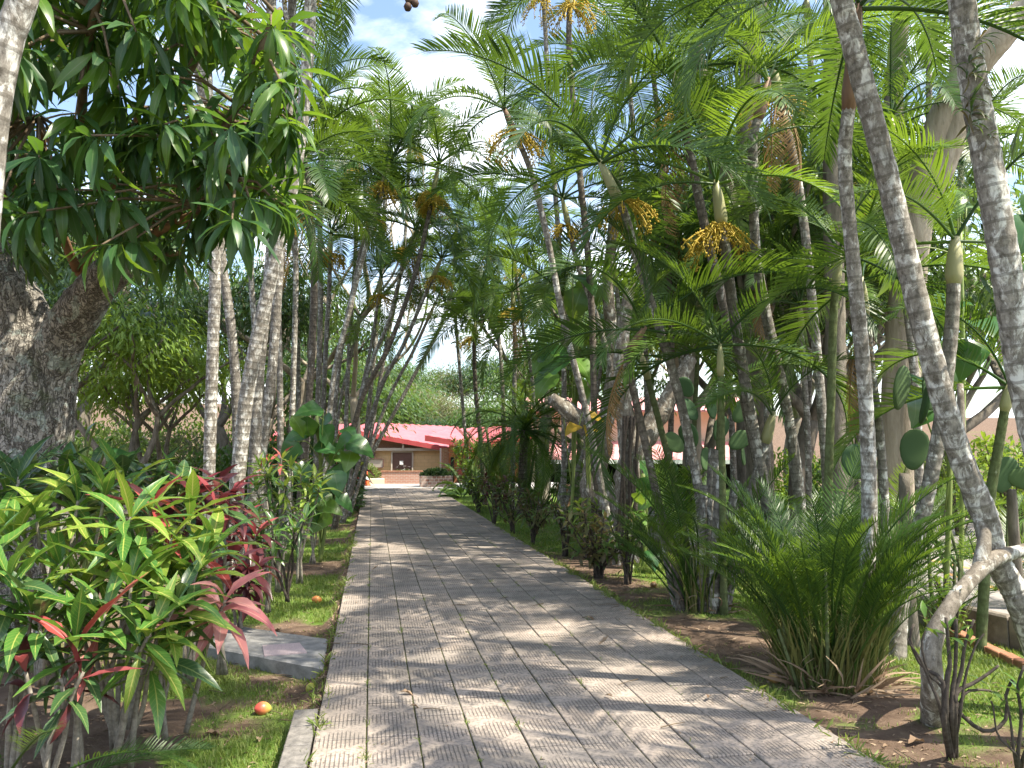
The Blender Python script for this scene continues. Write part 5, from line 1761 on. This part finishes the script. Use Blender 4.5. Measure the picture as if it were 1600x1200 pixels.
# clipped hedge on the dark planter and bush in the pale one
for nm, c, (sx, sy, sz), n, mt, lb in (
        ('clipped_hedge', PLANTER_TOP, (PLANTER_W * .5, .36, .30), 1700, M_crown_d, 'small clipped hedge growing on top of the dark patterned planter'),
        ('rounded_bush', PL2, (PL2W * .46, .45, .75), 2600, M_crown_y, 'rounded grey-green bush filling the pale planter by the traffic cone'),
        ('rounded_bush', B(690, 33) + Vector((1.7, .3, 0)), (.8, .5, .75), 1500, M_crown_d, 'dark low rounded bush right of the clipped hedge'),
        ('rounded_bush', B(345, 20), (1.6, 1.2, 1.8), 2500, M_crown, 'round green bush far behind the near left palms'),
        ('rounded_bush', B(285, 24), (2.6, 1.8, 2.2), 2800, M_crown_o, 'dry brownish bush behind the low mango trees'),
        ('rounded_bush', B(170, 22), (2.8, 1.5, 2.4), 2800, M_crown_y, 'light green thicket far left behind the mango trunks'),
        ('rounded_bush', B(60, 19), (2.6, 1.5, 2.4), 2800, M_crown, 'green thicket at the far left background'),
        ('rounded_bush', B(1235, 24, -.6), (1.9, 1.3, 2.2), 2600, M_crown_bright_lit, 'bright leafy bush right of the veranda building'),
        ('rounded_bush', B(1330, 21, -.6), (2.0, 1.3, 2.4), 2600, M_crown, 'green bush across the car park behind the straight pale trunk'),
        ('rounded_bush', B(1430, 22, -.6), (2.2, 1.4, 2.0), 2600, M_crown_bright_lit, 'bright bush across the car park behind the leaning trunk'),
        ('rounded_bush', B(1560, 20, -.6), (2.4, 1.4, 2.6), 2800, M_crown_bright_lit, 'tall bright bush at the far side of the car park by the right edge'),
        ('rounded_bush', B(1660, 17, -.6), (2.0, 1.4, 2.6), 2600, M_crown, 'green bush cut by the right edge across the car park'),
        ('rounded_bush', B(110, 27), (3.4, 1.5, 3.0), 2800, M_crown_bright_lit, 'bright leafy thicket at the far left between mango trunks'),
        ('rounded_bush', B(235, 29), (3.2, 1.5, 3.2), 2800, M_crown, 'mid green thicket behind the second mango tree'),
        ('rounded_bush', B(330, 30), (3.0, 1.5, 3.2), 2800, M_crown_bright_lit, 'sunny thicket seen between the near left palm trunks'),
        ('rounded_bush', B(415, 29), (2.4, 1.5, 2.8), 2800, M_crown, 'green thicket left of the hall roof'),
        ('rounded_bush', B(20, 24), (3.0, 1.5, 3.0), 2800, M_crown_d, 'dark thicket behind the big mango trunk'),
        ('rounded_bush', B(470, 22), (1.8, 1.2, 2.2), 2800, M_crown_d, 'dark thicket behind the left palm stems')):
    rr = random.Random(n)
    ms = []
    for i in range(n):
        v = Vector((rr.gauss(0, 1), rr.gauss(0, 1), rr.gauss(0, 1))).normalized() * (rr.random() ** .25)
        p = Vector((v.x * sx, v.y * sy, abs(v.z) * sz * (1 + .18 * noise.noise(v * 3 + Vector((n, 0, 0))))))
        ms.append(aim(p, v + Vector((rr.uniform(-.8, .8), rr.uniform(-.8, .8), rr.uniform(-.4, .8))), Vector((rr.uniform(-1, 1), rr.uniform(-1, 1), 1)), rr.uniform(.07, .15) * (1 if sx < 1.2 else 1.7)))
    v, f, u = scatter(leaf_tpl(.42, 3, .3, .4), ms)
    o = thing(nm, lb, 'hedge' if nm == 'clipped_hedge' else 'bush', c)
    part('foliage', raw_mesh('foliage', v, f, u, mt), o, kind='stuff')
    mb = MB()
    for k in range(6):
        a = k * 1.05
        mb.tube([Vector((0, 0, -.05)), Vector((math.cos(a) * sx * .4, math.sin(a) * sy * .4, sz * .5)), Vector((math.cos(a) * sx * .7, math.sin(a) * sy * .7, sz * .8))], [.02, .015, .008], 5)
    part('stems', mb.mesh('stems', M_stem_dark), o, kind='stuff')

# white flowers by the hall door
c = W(632, 738, 37)
fo = thing('flower_pot', 'small clump of white flowers in front of the brown hall door', 'flowers', Vector((c.x, c.y, .57)))
ms = [aim(Vector((rnd.gauss(0, .22), rnd.gauss(0, .1), rnd.uniform(.02, .28))), (rnd.uniform(-1, 1), rnd.uniform(-1, 1), rnd.uniform(0, 1)), (0, 0, 1), rnd.uniform(.05, .09)) for _ in range(26)]
v, f, u = scatter(leaf_tpl(.6, 3, .2, .5), ms)
part('blossom', raw_mesh('blossom', v, f, u, M_white), fo, kind='stuff')
ms = [aim(Vector((rnd.gauss(0, .2), rnd.gauss(0, .1), 0)), (rnd.uniform(-.6, .6), rnd.uniform(-.6, .6), 1), (1, 0, 0), rnd.uniform(.1, .2)) for _ in range(60)]
v, f, u = scatter(leaf_tpl(.2, 3, .2, .5), ms)
part('foliage', raw_mesh('foliage', v, f, u, M_crown), fo, kind='stuff')


# broad-leaved climbers
def broad(label, base, leaves, ln, mats, kind='broad', seed=0, name='broad_leaved_plant', stem_to=None, group='large-leaved plants among the palms'):
    rr = random.Random(seed)
    root = thing(name, label, 'plant', base, group)
    core = stem_to or (base + Vector((0, 0, .5)))
    mb = MB(); mb.tube(spline([Vector((0, 0, -.05)), (core - base) * .5 + Vector((.05, 0, 0)), core - base], 12), .03, 7)
    part('stem', mb.mesh('stem', M_petiole), root)
    for L in leaves:
        p = L[0] - base
        d = L[1] if len(L) > 1 else None
        mb = MB()
        st = (core - base).lerp(Vector((0, 0, 0)), rr.random() * .8)
        mb.tube(spline([st, st.lerp(p, .5) + Vector((0, 0, .12)), p], 9), .010, 5)
        part('petiole', mb.mesh('petiole', M_petiole), root)
        dr = Vector(d) if d is not None else Vector((rr.uniform(-1, 1), rr.uniform(-1, .2), rr.uniform(-.9, .1)))
        part('leaf', leaf_mesh(rr.choice(mats), kind, rr.randint(0, 5)), root, aim(p, dr, Vector((rr.uniform(-.4, .4), -.7, .9)), ln * rr.uniform(.75, 1.2)))
    return root


def LV(d, *pp):
    rr2 = random.Random(len(pp))
    return [(P(x, y, d + rr2.uniform(-.4, .4)),) for x, y in pp]


broad('cluster of huge glossy leaves at the left of the path end', B(500, 13), LV(12.8, (455, 650), (480, 650), (500, 665), (465, 690), (490, 700), (520, 655), (540, 690), (515, 710), (550, 680), (530, 725), (470, 720), (505, 640), (535, 670), (548, 705), (520, 690), (485, 675)), .48, [M_big, M_big, M_big, M_big_l], seed=1, stem_to=P(495, 650, 13))
broad('bright scalloped broad leaves low beside the left lawn', B(500, 12.2), LV(12, (495, 770), (515, 755), (525, 775), (505, 790), (515, 800), (485, 785), (520, 735)), .42, [M_big_l, M_big], seed=2, stem_to=P(505, 770, 12.2))
broad('dark strap-leaved plant at the foot of the big mango trunk', B(120, 6.6), LV(6.4, (110, 690), (150, 660), (165, 700), (100, 730), (185, 720), (130, 745), (75, 740), (150, 740), (175, 690)), .42, [M_big, M_croton_d], 'long', seed=3, stem_to=P(130, 700, 6.6))
broad('wide drooping leaves hanging between palms above the date palm', B(890, 14), LV(13.6, (880, 540), (895, 560), (870, 580), (900, 600), (885, 520), (910, 450), (930, 440), (895, 430), (865, 545)), .75, [M_big, M_big_l, M_big_l], seed=4, stem_to=P(900, 480, 14))
broad('yellowing broad leaf plant clinging to the twisted lichen trunk', B(918, 12.9), LV(12.7, (915, 650), (905, 665), (922, 668)), .42, [M_big_y, M_big_y], seed=5, stem_to=P(915, 640, 12.9))
broad('broad-leaved plant low beside the vine-wrapped trunk', B(1005, 11.6), LV(11.4, (1000, 720), (1015, 745), (1022, 775), (1000, 770), (985, 800), (990, 830), (1012, 860)), .36, [M_big, M_big_l, M_big_l], seed=6, stem_to=P(1005, 740, 11.6))
broad('large dark round leaves at the right picture edge', B(1680, 5.0, -.2), [(P(1600, 335, 4.9), (-.3, -.5, -.8)), (P(1640, 300, 4.9), (-.5, -.4, -.6)), (P(1615, 410, 4.9), (-.4, -.3, -.9)), (P(1650, 440, 5), (-.8, 0, -.5)), (P(1625, 500, 5), (-.5, 0, -.8))], .40, [M_big], seed=7, stem_to=P(1660, 300, 5))
broad('banana-like fresh green leaves behind the pale leaning trunk', B(1500, 10, -.2), [(P(1496, 330, 10), (-.1, 0, .9)), (P(1500, 335, 10), (.2, 0, .9)), (P(1510, 325, 10), (.9, 0, .2)), (P(1395, 400, 10), (0, 0, -1)), (P(1290, 200, 10.5), (.3, 0, -.6))], .62, [M_big_l, M_frond_light], 'long', seed=8, stem_to=P(1500, 360, 10))
broad('large leaves under the pale leaning tree trunk', B(1475, 8.6, -.2), LV(8.4, (1440, 590), (1490, 560), (1515, 530), (1470, 620), (1530, 500), (1500, 470), (1455, 540), (1420, 600)), .48, [M_big], seed=9, stem_to=P(1480, 560, 8.6))


# prickly pear pads
def pads(label, base, spec, seed):
    rr = random.Random(seed)
    root = thing('prickly_pear_cactus', label, 'cactus', base, 'tall prickly pears among the right palms')
    for (x, y, d, h, w, rot) in spec:
        mb = MB()
        n = 16
        V = [(0, 0, .0)]
        prof = []
        for k in range(n):
            a = 2 * math.pi * k / n
            prof.append((math.sin(a) * .5 * (1 - .18 * math.cos(a)), -math.cos(a) * .5 + .5))
        V, Fc, rings = [], [], []
        for fr, th in ((.3, .070), (.6, .069), (.86, .060), (.96, .036), (1.0, 0), (.96, -.036), (.86, -.060), (.6, -.069), (.3, -.070)):
            rings.append(len(V))
            V += [(p[0] * fr, th, (p[1] - .5) * fr + .5) for p in prof]
        for r0_, r1_ in zip(rings[:-1], rings[1:]):
            for k in range(n):
                q = (k + 1) % n
                Fc.append((r0_ + k, r0_ + q, r1_ + q, r1_ + k))
        Fc += [tuple(rings[0] + k for k in range(n))[::-1], tuple(rings[-1] + k for k in range(n))]
        mb.add([(v[0] * w / h, v[1] * .7, v[2]) for v in V], Fc)
        me = mb.mesh('pad', M_pad)
        p = P(x, y, d) - base
        m = Matrix.Translation(p) @ Matrix.Rotation(rr.uniform(-.9, .9), 4, 'Z') @ Matrix.Rotation(R(rot), 4, 'Y') @ Matrix.Rotation(rr.uniform(-.3, .3), 4, 'X') @ Matrix.Scale(h, 4)
        part('pad', me, root, m)
    cx = sum(s[0] for s in spec) / len(spec); cy_ = max(s[1] for s in spec) - 5; d = spec[0][2]
    mb = MB(); mb.tube(spline([Vector((0, 0, -.1)), (P(cx, cy_ + 80, d) - base) * .5, P(cx, cy_, d) - base], 12), [.09, .085, .08, .075, .07, .065, .06, .058, .055, .05, .05, .045], 8)
    part('trunk', mb.mesh('trunk', M_bark), root)


pads('prickly pear with round pads before the cream wall', B(1105, 12), [(1085, 700, 12, .42, .30, -20), (1100, 735, 12, .40, .3, 30), (1068, 705, 12, .4, .28, -50), (1120, 690, 12, .42, .3, 15), (1140, 700, 12, .38, .28, 50), (1115, 655, 12, .42, .32, -10), (1090, 655, 12, .4, .3, -40), (1148, 660, 12, .4, .3, 30), (1080, 620, 12, .35, .26, -30), (1160, 720, 12, .4, .3, 70), (1060, 740, 12, .36, .27, -60), (1130, 760, 12, .4, .3, 10)], 1)
pads('prickly pear with big dark pads beside the leaning lichen trunk', B(1425, 7.2, -.2), [(1438, 660, 7.1, .50, .34, -40), (1425, 735, 7.1, .40, .25, 6), (1400, 640, 7.2, .44, .34, 20), (1450, 640, 7.2, .44, .3, 30), (1350, 745, 7.3, .36, .3, -40)], 2)
pads('prickly pear pads at the right edge near the yellow bush', B(1600, 8.2, -.25), [(1570, 745, 8.1, .44, .26, 95), (1560, 770, 8.1, .4, .26, 20), (1610, 700, 8.1, .44, .3, 20)], 3)

# ------------------------------------------------------------------ bare pruned shrubs, right foreground
def bare_shrub(label, base, stems, leafspots, seed):
    rr = random.Random(seed)
    root = thing('pruned_shrub', label, 'shrub', base, 'pruned bare shrubs in the right foreground')
    for pts, r0_, r1_ in stems:
        sp = spline([p - base for p in pts], 14)
        mb = MB(); mb.tube(sp, [r0_ + (r1_ - r0_) * k / 13 for k in range(14)], 8, True, lambda p, a, l: 1 + .12 * noise.noise(p * 22))
        part('stem', mb.mesh('stem', M_stem_dark), root)
    for p, n, ln in leafspots:
        rosette(root, p - base, Vector((rr.uniform(-.2, .2), rr.uniform(-.2, .2), 1)).normalized(), n, ln, [M_big_l, M_croton, M_hedge], 'hedge', rr, .9, .1, .05)


db = 4.2
b0 = G(1488, 1192, -.13)
def S(*pp, r=(.012, .007), base=b0, d=db):
    return ([base + Vector((rnd.uniform(-.02, .02), rnd.uniform(-.02, .02), -.04))] + [P(p[0], p[1], d + (p[2] if len(p) > 2 else 0)) for p in pp], *r)
bare_shrub('bare pruned shrub with dark twiggy stems and few leaves in the right foreground', b0, [
    S((1476, 1140), (1475, 1090), (1470, 1060), (1440, 1040, .1), (1422, 1000, .1), (1428, 975, .1), r=(.018, .006)),
    S((1478, 1130), (1480, 1060), (1484, 1040), (1482, 1010), (1478, 965), r=(.018, .009)),
    S((1487, 1130), (1488, 1080), (1492, 1055), (1494, 1000), (1494, 968), r=(.016, .008)),
    S((1492, 1130), (1493, 1080), (1502, 1050), (1508, 1005), (1522, 968), r=(.016, .007)),
    S((1492, 1110), (1497, 1080), (1520, 1068), (1545, 1052), (1560, 1040), r=(.015, .007)),
    S((1494, 1110), (1500, 1100), (1512, 1080), (1550, 1080, .1), (1570, 1098, .1), r=(.014, .004)),
    S((1492, 1125), (1500, 1115), (1530, 1140), (1555, 1140), (1573, 1120), (1572, 1085), (1582, 1062), r=(.014, .008)),
    S((1470, 1110), (1455, 1070), (1438, 1030), (1424, 1010), (1418, 998), r=(.012, .004)),
    S((1484, 1120), (1470, 1072), (1452, 1055), (1440, 1010), (1446, 985), r=(.010, .004)),
    S((1498, 1130), (1508, 1060), (1524, 1010), (1538, 990), r=(.010, .004)),
], [(P(1478, 985, db), 5, .10), (P(1496, 992, db), 5, .10), (P(1446, 965, db), 3, .12), (P(1546, 1070, db), 4, .11), (P(1515, 1000, db), 3, .10), (P(1510, 1125, db), 2, .08)], 1)
b1 = G(1590, 1215, -.13)
bare_shrub('second bare pruned shrub cut by the right picture edge', b1, [
    S((1585, 1180), (1578, 1120), (1570, 1085), r=(.010, .004), base=b1, d=4.1),
    S((1590, 1185), (1596, 1120), (1590, 1075), (1600, 1040), r=(.012, .006), base=b1, d=4.1),
    S((1592, 1185), (1560, 1150), (1552, 1105), (1548, 1095), r=(.008, .003), base=b1, d=4.1),
    S((1600, 1180), (1630, 1120), (1640, 1060), r=(.012, .006), base=b1, d=4.1),
], [(P(1592, 1075, 4.1), 6, .17), (P(1625, 1060, 4.1), 7, .17)], 2)

# plants growing on the thick right trunk
rr = random.Random(9)
ep = thing('air_plant', 'spiky little plants growing on the bark of the thick right-hand trunk', 'plant', P(1528, 170, 4.5))
for k in range(9):
    c = P(1522 + rr.uniform(-8, 30), 60 + k * 19, 4.5 - .06) - ep.location
    rosette(ep, c, Vector((rr.uniform(-.3, .9), -.6, rr.uniform(.1, .7))).normalized(), 9, rr.uniform(.09, .16), [M_hedge, M_hedge_b, M_croton_d], 'brome', rr, .9, .0, .02)

# dead twigs hanging fruit at the top
pod = thing('hanging_fruit', 'dark fruit cluster hanging into view at the top of the sky gap', 'fruit', P(630, -20, 6.5))
for k, (dx, dz) in enumerate(((0, -.06), (.05, -.11), (.085, -.05), (.04, -.17), (.10, -.13))):
    mb = MB(); mb.tube([(dx, 0, dz + .035), (dx, 0, dz + .028), (dx, 0, dz), (dx, 0, dz - .028), (dx, 0, dz - .035)], [.006, .025, .036, .025, .006], 10)
    part('fruit', mb.mesh('fruit', M_pod), pod)
mb = MB(); mb.tube([(0, 0, 1.1), (.02, 0, .4), (.05, 0, 0), (.05, 0, -.1)], [.012, .01, .007, .005], 6)
part('stalk', mb.mesh('stalk', M_twig), pod)
for k in range(6):
    part('leaf', leaf_mesh(M_mango, 'mango', k), pod, aim(Vector((.02, 0, .02)), (rr.uniform(-1, .5), rr.uniform(-.5, .5), rr.uniform(-.5, .3)), (0, 0, 1), .13))

# ------------------------------------------------------------------ slab, kerb bits, fallen fruit, leaves
q = [G(318, 1008, -.02), G(505, 1043, -.02), G(512, 998, -.02), G(335, 972, -.02)]
c = sum(q, Vector()) / 4
sl = thing('concrete_slab', 'old grey concrete slab bridging the gap at the left edge of the path', 'slab', c)
mb = MB()
nn_ = 24
top = []
for k in range(4):
    a, b = q[k], q[(k + 1) % 4]
    for j in range(nn_):
        p = a.lerp(b, j / nn_) - c
        top.append(p + Vector((.012 * noise.noise(p * 14), .012 * noise.noise(p * 14 + Vector((5, 0, 0))), 0)))
n = len(top)
inn = [Vector((p.x * .97, p.y * .95, .0)) for p in top]
out = [Vector((p.x, p.y, -.015)) for p in top]
bot = [Vector((p.x * .985, p.y * .985, -.13)) for p in top]
mb.add([tuple(p) for p in inn + out + bot], [tuple(range(n))] + [(k, n + k, n + (k + 1) % n, (k + 1) % n) for k in range(n)] + [(n + k, 2 * n + k, 2 * n + (k + 1) % n, n + (k + 1) % n) for k in range(n)])
part('slab', mb.mesh('slab', M_slab, None, False), sl)
mb = MB()
qq = [G(413, 1024, -.012), G(480, 1019, -.012), G(468, 1004, -.012), G(410, 1008, -.012)]
mb.prism([p - c for p in qq], (0, 0, -.012))
part('pink_cement_patch', mb.mesh('pink_cement_patch', M_patch, None, False), sl)

for k, (pa, pb, lb) in enumerate((((498, 792), (562, 789), 'thin dark kerb strip across the far left lawn'), ((520, 768), (560, 778), 'low curved kerb at the far end of the left lawn'))):
    a, b = G(*pa), G(*pb)
    mb = MB(); bar(mb, a - a, b - a, .14, .14)
    solo('kerb_strip', mb.mesh('kerb_strip', M_kerb, None, False), lb, 'kerb', a + Vector((0, 0, .03)))

# stepped low wall leading to the car park
for k, (pa, pb, h, lb) in enumerate((((985, 806), (1040, 832), .32, 'dark sloping wall end behind the middle palm clump'), ((1004, 848), (1044, 850), .16, 'short dark step block on the sunny lawn'))):
    a, b = G(*pa), G(*pb)
    mb = MB(); bar(mb, Vector((0, 0, 0)), b - a, .3, h + .3)
    solo('step_wall', mb.mesh('step_wall', M_kerb, None, False), lb, 'low wall', a + Vector((0, 0, h - .1)))


def mango_fruit(label, pos, s, mt, rz):
    mb = MB()
    n = 14
    pts, rad = [], []
    for k in range(n + 1):
        t = k / n
        pts.append((-.058 + .116 * t, .006 * math.sin(t * 3), 0))
        rad.append(max(.003, .042 * math.sin(math.pi * t) ** .62 * (1 + .12 * (.5 - t))))
    mb.tube(pts, rad, 16)
    me = mb.mesh('mango', mt)
    m = Matrix.Translation(pos + Vector((0, 0, .034 * s))) @ Matrix.Rotation(rz, 4, 'Z') @ Matrix.Rotation(.2, 4, 'Y') @ Matrix.Scale(s, 4)
    o = solo('mango', me, label, 'mango', group='fallen mangoes on the grass', mat=m)
    return o


def ground_at(px, py):
    p = G(px, py, -.1)
    for _ in range(4):
        p = G(px, py, T1(p.x, p.y))
    return p


mango_fruit('red and yellow mango lying on the grass below the concrete slab', ground_at(411, 1116), 1.1, M_fruit_red, .5)
mango_fruit('yellow-green mango resting in the ditch against the path edge', ground_at(487, 1082), .95, M_fruit_yel, 1.8)
mango_fruit('orange mango on the shaded lawn beyond the slab', ground_at(495, 942), 1.1, M_fruit_or, .2)
mango_fruit('half rotten mango on bare soil by the big bushy palm clump', ground_at(1211, 1066), .95, M_fruit_br, 2.6)
mango_fruit('brown mango in the litter left of the middle palm clump', ground_at(1022, 918), 1.0, M_fruit_br, 1.1)

DL = [raw_mesh('dead_leaf', *leaf_tpl(.36, 7, .8, c_, .35, seed=s_), M_dead) for s_, c_ in enumerate((1.2, -.8, 2.0, .5))]
for px, py, s, rz, lb in ((318, 1152, .17, .3, 'large pale curled dead leaf on the soil at the lower left'), (405, 1165, .12, 1.7, 'small dead leaf on the grass right of the pale curled one'), (425, 1105, .10, .9, 'pale leaf beside the red and yellow mango'),
                      (625, 1086, .13, 0, 'dark thin dead leaf on the path tiles near the slab'), (640, 1108, .09, .2, 'second thin dead leaf on the tiles, a little nearer'), (935, 1012, .13, .3, 'curled brown leaf on the right half of the path'),
                      (917, 968, .16, .1, 'long thin dead leaf on the right half of the path'), (957, 1094, .08, 2, 'small green-brown leaf on the near right tiles'), (1106, 1096, .09, 1, 'small brown leaf near the right path edge'), (440, 988, .16, 2.2, 'pale dead leaf behind the concrete slab'),
                      (580, 893, .12, .2, 'dark leaf on the left tiles in the middle distance'), (1420, 1168, .17, .4, 'pale dead leaf on the soil by the pruned shrub'), (1400, 1010, .14, 2, 'dead leaf below the leaning clump stem')):
    g = ground_at(px, py) if not (560 < px < 1200) else G(px, py, 0)
    m = Matrix.Translation(g + Vector((0, 0, .022))) @ Matrix.Rotation(rz, 4, 'Z') @ Matrix.Rotation(-.15, 4, 'Y') @ Matrix.Scale(s, 4)
    solo('dead_leaf', rnd.choice(DL), lb, 'leaf', group='dead leaves lying about', mat=m)

# ------------------------------------------------------------------ grass, litter
rg = np.random.default_rng(4)


def sample_turf(x, y):
    i = np.clip(np.searchsorted(gx, x) - 1, 0, len(gx) - 2)
    j = np.clip(np.searchsorted(gy, y) - 1, 0, len(gy) - 2)
    return TURF[j, i]


def blades(n, x0, x1, y0, y1, h, w, pw=1.0, thr=.25):
    x = rg.uniform(x0, x1, n); y = y0 + (y1 - y0) * rg.random(n) ** pw
    g = sample_turf(x, y)
    cl = np.sin(x * 9 + 2 * np.sin(y * 7)) * np.sin(y * 11 + 2 * np.sin(x * 5)) * .15
    keep = (g + cl > thr + rg.random(n) * .45)
    keep &= ~((x > XL - .03) & (x < XR + .03))
    side_ = (x - E1.x) * _en.x + (y - E1.y) * _en.y
    keep &= side_ < -.18
    x, y, g = x[keep], y[keep], g[keep]
    n = len(x)
    z = terr(x, y) - .006
    a = rg.uniform(0, 2 * np.pi, n)
    hh_ = h * rg.uniform(.3, 1.15, n) ** 1.4 * (.45 + .6 * g)
    ln = rg.uniform(.25, 1.0, n) * hh_
    ww = w * rg.uniform(.7, 1.3, n)
    dx, dy = np.cos(a), np.sin(a)
    V = np.empty((n, 5, 3))
    V[:, 0] = np.stack([x - dy * ww, y + dx * ww, z], 1)
    V[:, 1] = np.stack([x + dy * ww, y - dx * ww, z], 1)
    V[:, 2] = np.stack([x - dy * ww * .8 + dx * ln * .4, y + dx * ww * .8 + dy * ln * .4, z + hh_ * .62], 1)
    V[:, 3] = np.stack([x + dy * ww * .8 + dx * ln * .4, y - dx * ww * .8 + dy * ln * .4, z + hh_ * .62], 1)
    V[:, 4] = np.stack([x + dx * ln, y + dy * ln, z + hh_], 1)
    return V.reshape(-1, 3), n


parts_ = [blades(60000, -3.4, XL, 3.2, 7.5, .05, .0032), blades(45000, -2.6, XL, 6, 14, .06, .0045), blades(60000, XR, 7, 3.2, 7, .045, .0032), blades(70000, XR, 9, 5.5, 13, .05, .0048), blades(30000, XR, 13, 12, 30, .07, .010), blades(20000, -6, XL, 13, 32, .07, .010)]
V = np.concatenate([p[0] for p in parts_])
nb = len(V) // 5
idx = (np.arange(nb) * 5)[:, None]
tri = np.concatenate([idx + np.array([[0, 1, 3]]), idx + np.array([[0, 3, 2]]), idx + np.array([[2, 3, 4]])]).tolist()
gr = part('grass', raw_mesh('grass', V, tri, None, M_grass, False), None)
gr['kind'] = 'stuff'
# tufts in the joints of the tiles
ms = []
for k in range(110):
    c_ = rnd.choice((1, 1, 2, 3, 4, 4, 6, 7, 8)) * TW + XL
    yy = 3.4 + 12 * rnd.random() ** 1.5
    for j in range(rnd.randint(8, 26)):
        ms.append(aim(Vector((c_ + rnd.gauss(0, .010), yy + rnd.gauss(0, .05), -.012)), (rnd.uniform(-1, 1), rnd.uniform(-1, 1), rnd.uniform(.2, 1.0)), (rnd.uniform(-1, 1), rnd.uniform(-1, 1), .2), rnd.uniform(.015, .05)))
for k in range(150):
    right_ = rnd.random() < .6
    xx = XR + rnd.uniform(-.03, .06) if right_ else XL - rnd.uniform(-.02, .10)
    yy = 3.3 + 14 * rnd.random() ** 1.4
    for j in range(rnd.randint(10, 26)):
        px_, py_ = xx + rnd.gauss(0, .03), yy + rnd.gauss(0, .07)
        ms.append(aim(Vector((px_, py_, T1(px_, py_) if not XL < px_ < XR else -.012)), (rnd.uniform(-1, 1), rnd.uniform(-1, 1), rnd.uniform(.3, 1.2)), (rnd.uniform(-1, 1), rnd.uniform(-1, 1), .2), rnd.uniform(.04, .12)))
v, f, u = scatter(leaf_tpl(.14, 3, .2, .7), ms)
jw = part('joint_weeds', raw_mesh('joint_weeds', v, f, u, M_grass), None)
jw['kind'] = 'stuff'
# leaf litter and twigs
ms = []
for k in range(9500):
    if rnd.random() < .5:
        x, y = rnd.uniform(XR + .02, XR + 2.3), 3.3 + 13 * rnd.random() ** 1.4
    elif rnd.random() < .85:
        x, y = rnd.uniform(-3.2, XL - .04), 3.3 + 11 * rnd.random() ** 1.3
    else:
        x, y = rnd.uniform(XL, XR), 3.3 + 20 * rnd.random()
    if rnd.random() < .22:
        x = (XL - abs(rnd.gauss(.03, .10))) if rnd.random() < .5 else XR + rnd.gauss(.03, .12)
    on = XL < x < XR
    ms.append(aim(Vector((x, y, (0.004 if on else T1(x, y) + .006))), (rnd.uniform(-1, 1), rnd.uniform(-1, 1), rnd.uniform(-.1, .25)), (rnd.uniform(-.5, .5), rnd.uniform(-.5, .5), 1), rnd.uniform(.015, .05) if on else rnd.uniform(.02, .085)))
v, f, u = scatter(leaf_tpl(.28, 3, .5, .8), ms)
lt = part('leaf_litter', raw_mesh('leaf_litter', v, f, u, M_dead), None)
lt['kind'] = 'stuff'
tw = MB()
for k in range(420):
    if rnd.random() < .55:
        x, y = rnd.uniform(XR - .1, XR + 2.2), 3.3 + 11 * rnd.random() ** 1.3
    elif rnd.random() < .85:
        x, y = rnd.uniform(-3.0, XL + .05), 3.3 + 9 * rnd.random() ** 1.3
    else:
        x, y = rnd.uniform(XL, XR), 3.5 + 12 * rnd.random()
    z = .008 if XL < x < XR else T1(x, y) + .012
    a = rnd.uniform(0, 6.28); l = rnd.uniform(.04, .22)
    p = Vector((x, y, z)); d = Vector((math.cos(a), math.sin(a), rnd.uniform(-.03, .06))) * l
    tw.tube([p, p + d * .5 + Vector((rnd.uniform(-.01, .01), rnd.uniform(-.01, .01), .006)), p + d], [.004, .0032, .002], 4, False)
tk = part('fallen_twigs', tw.mesh('fallen_twigs', M_twig), None)
tk['kind'] = 'stuff'
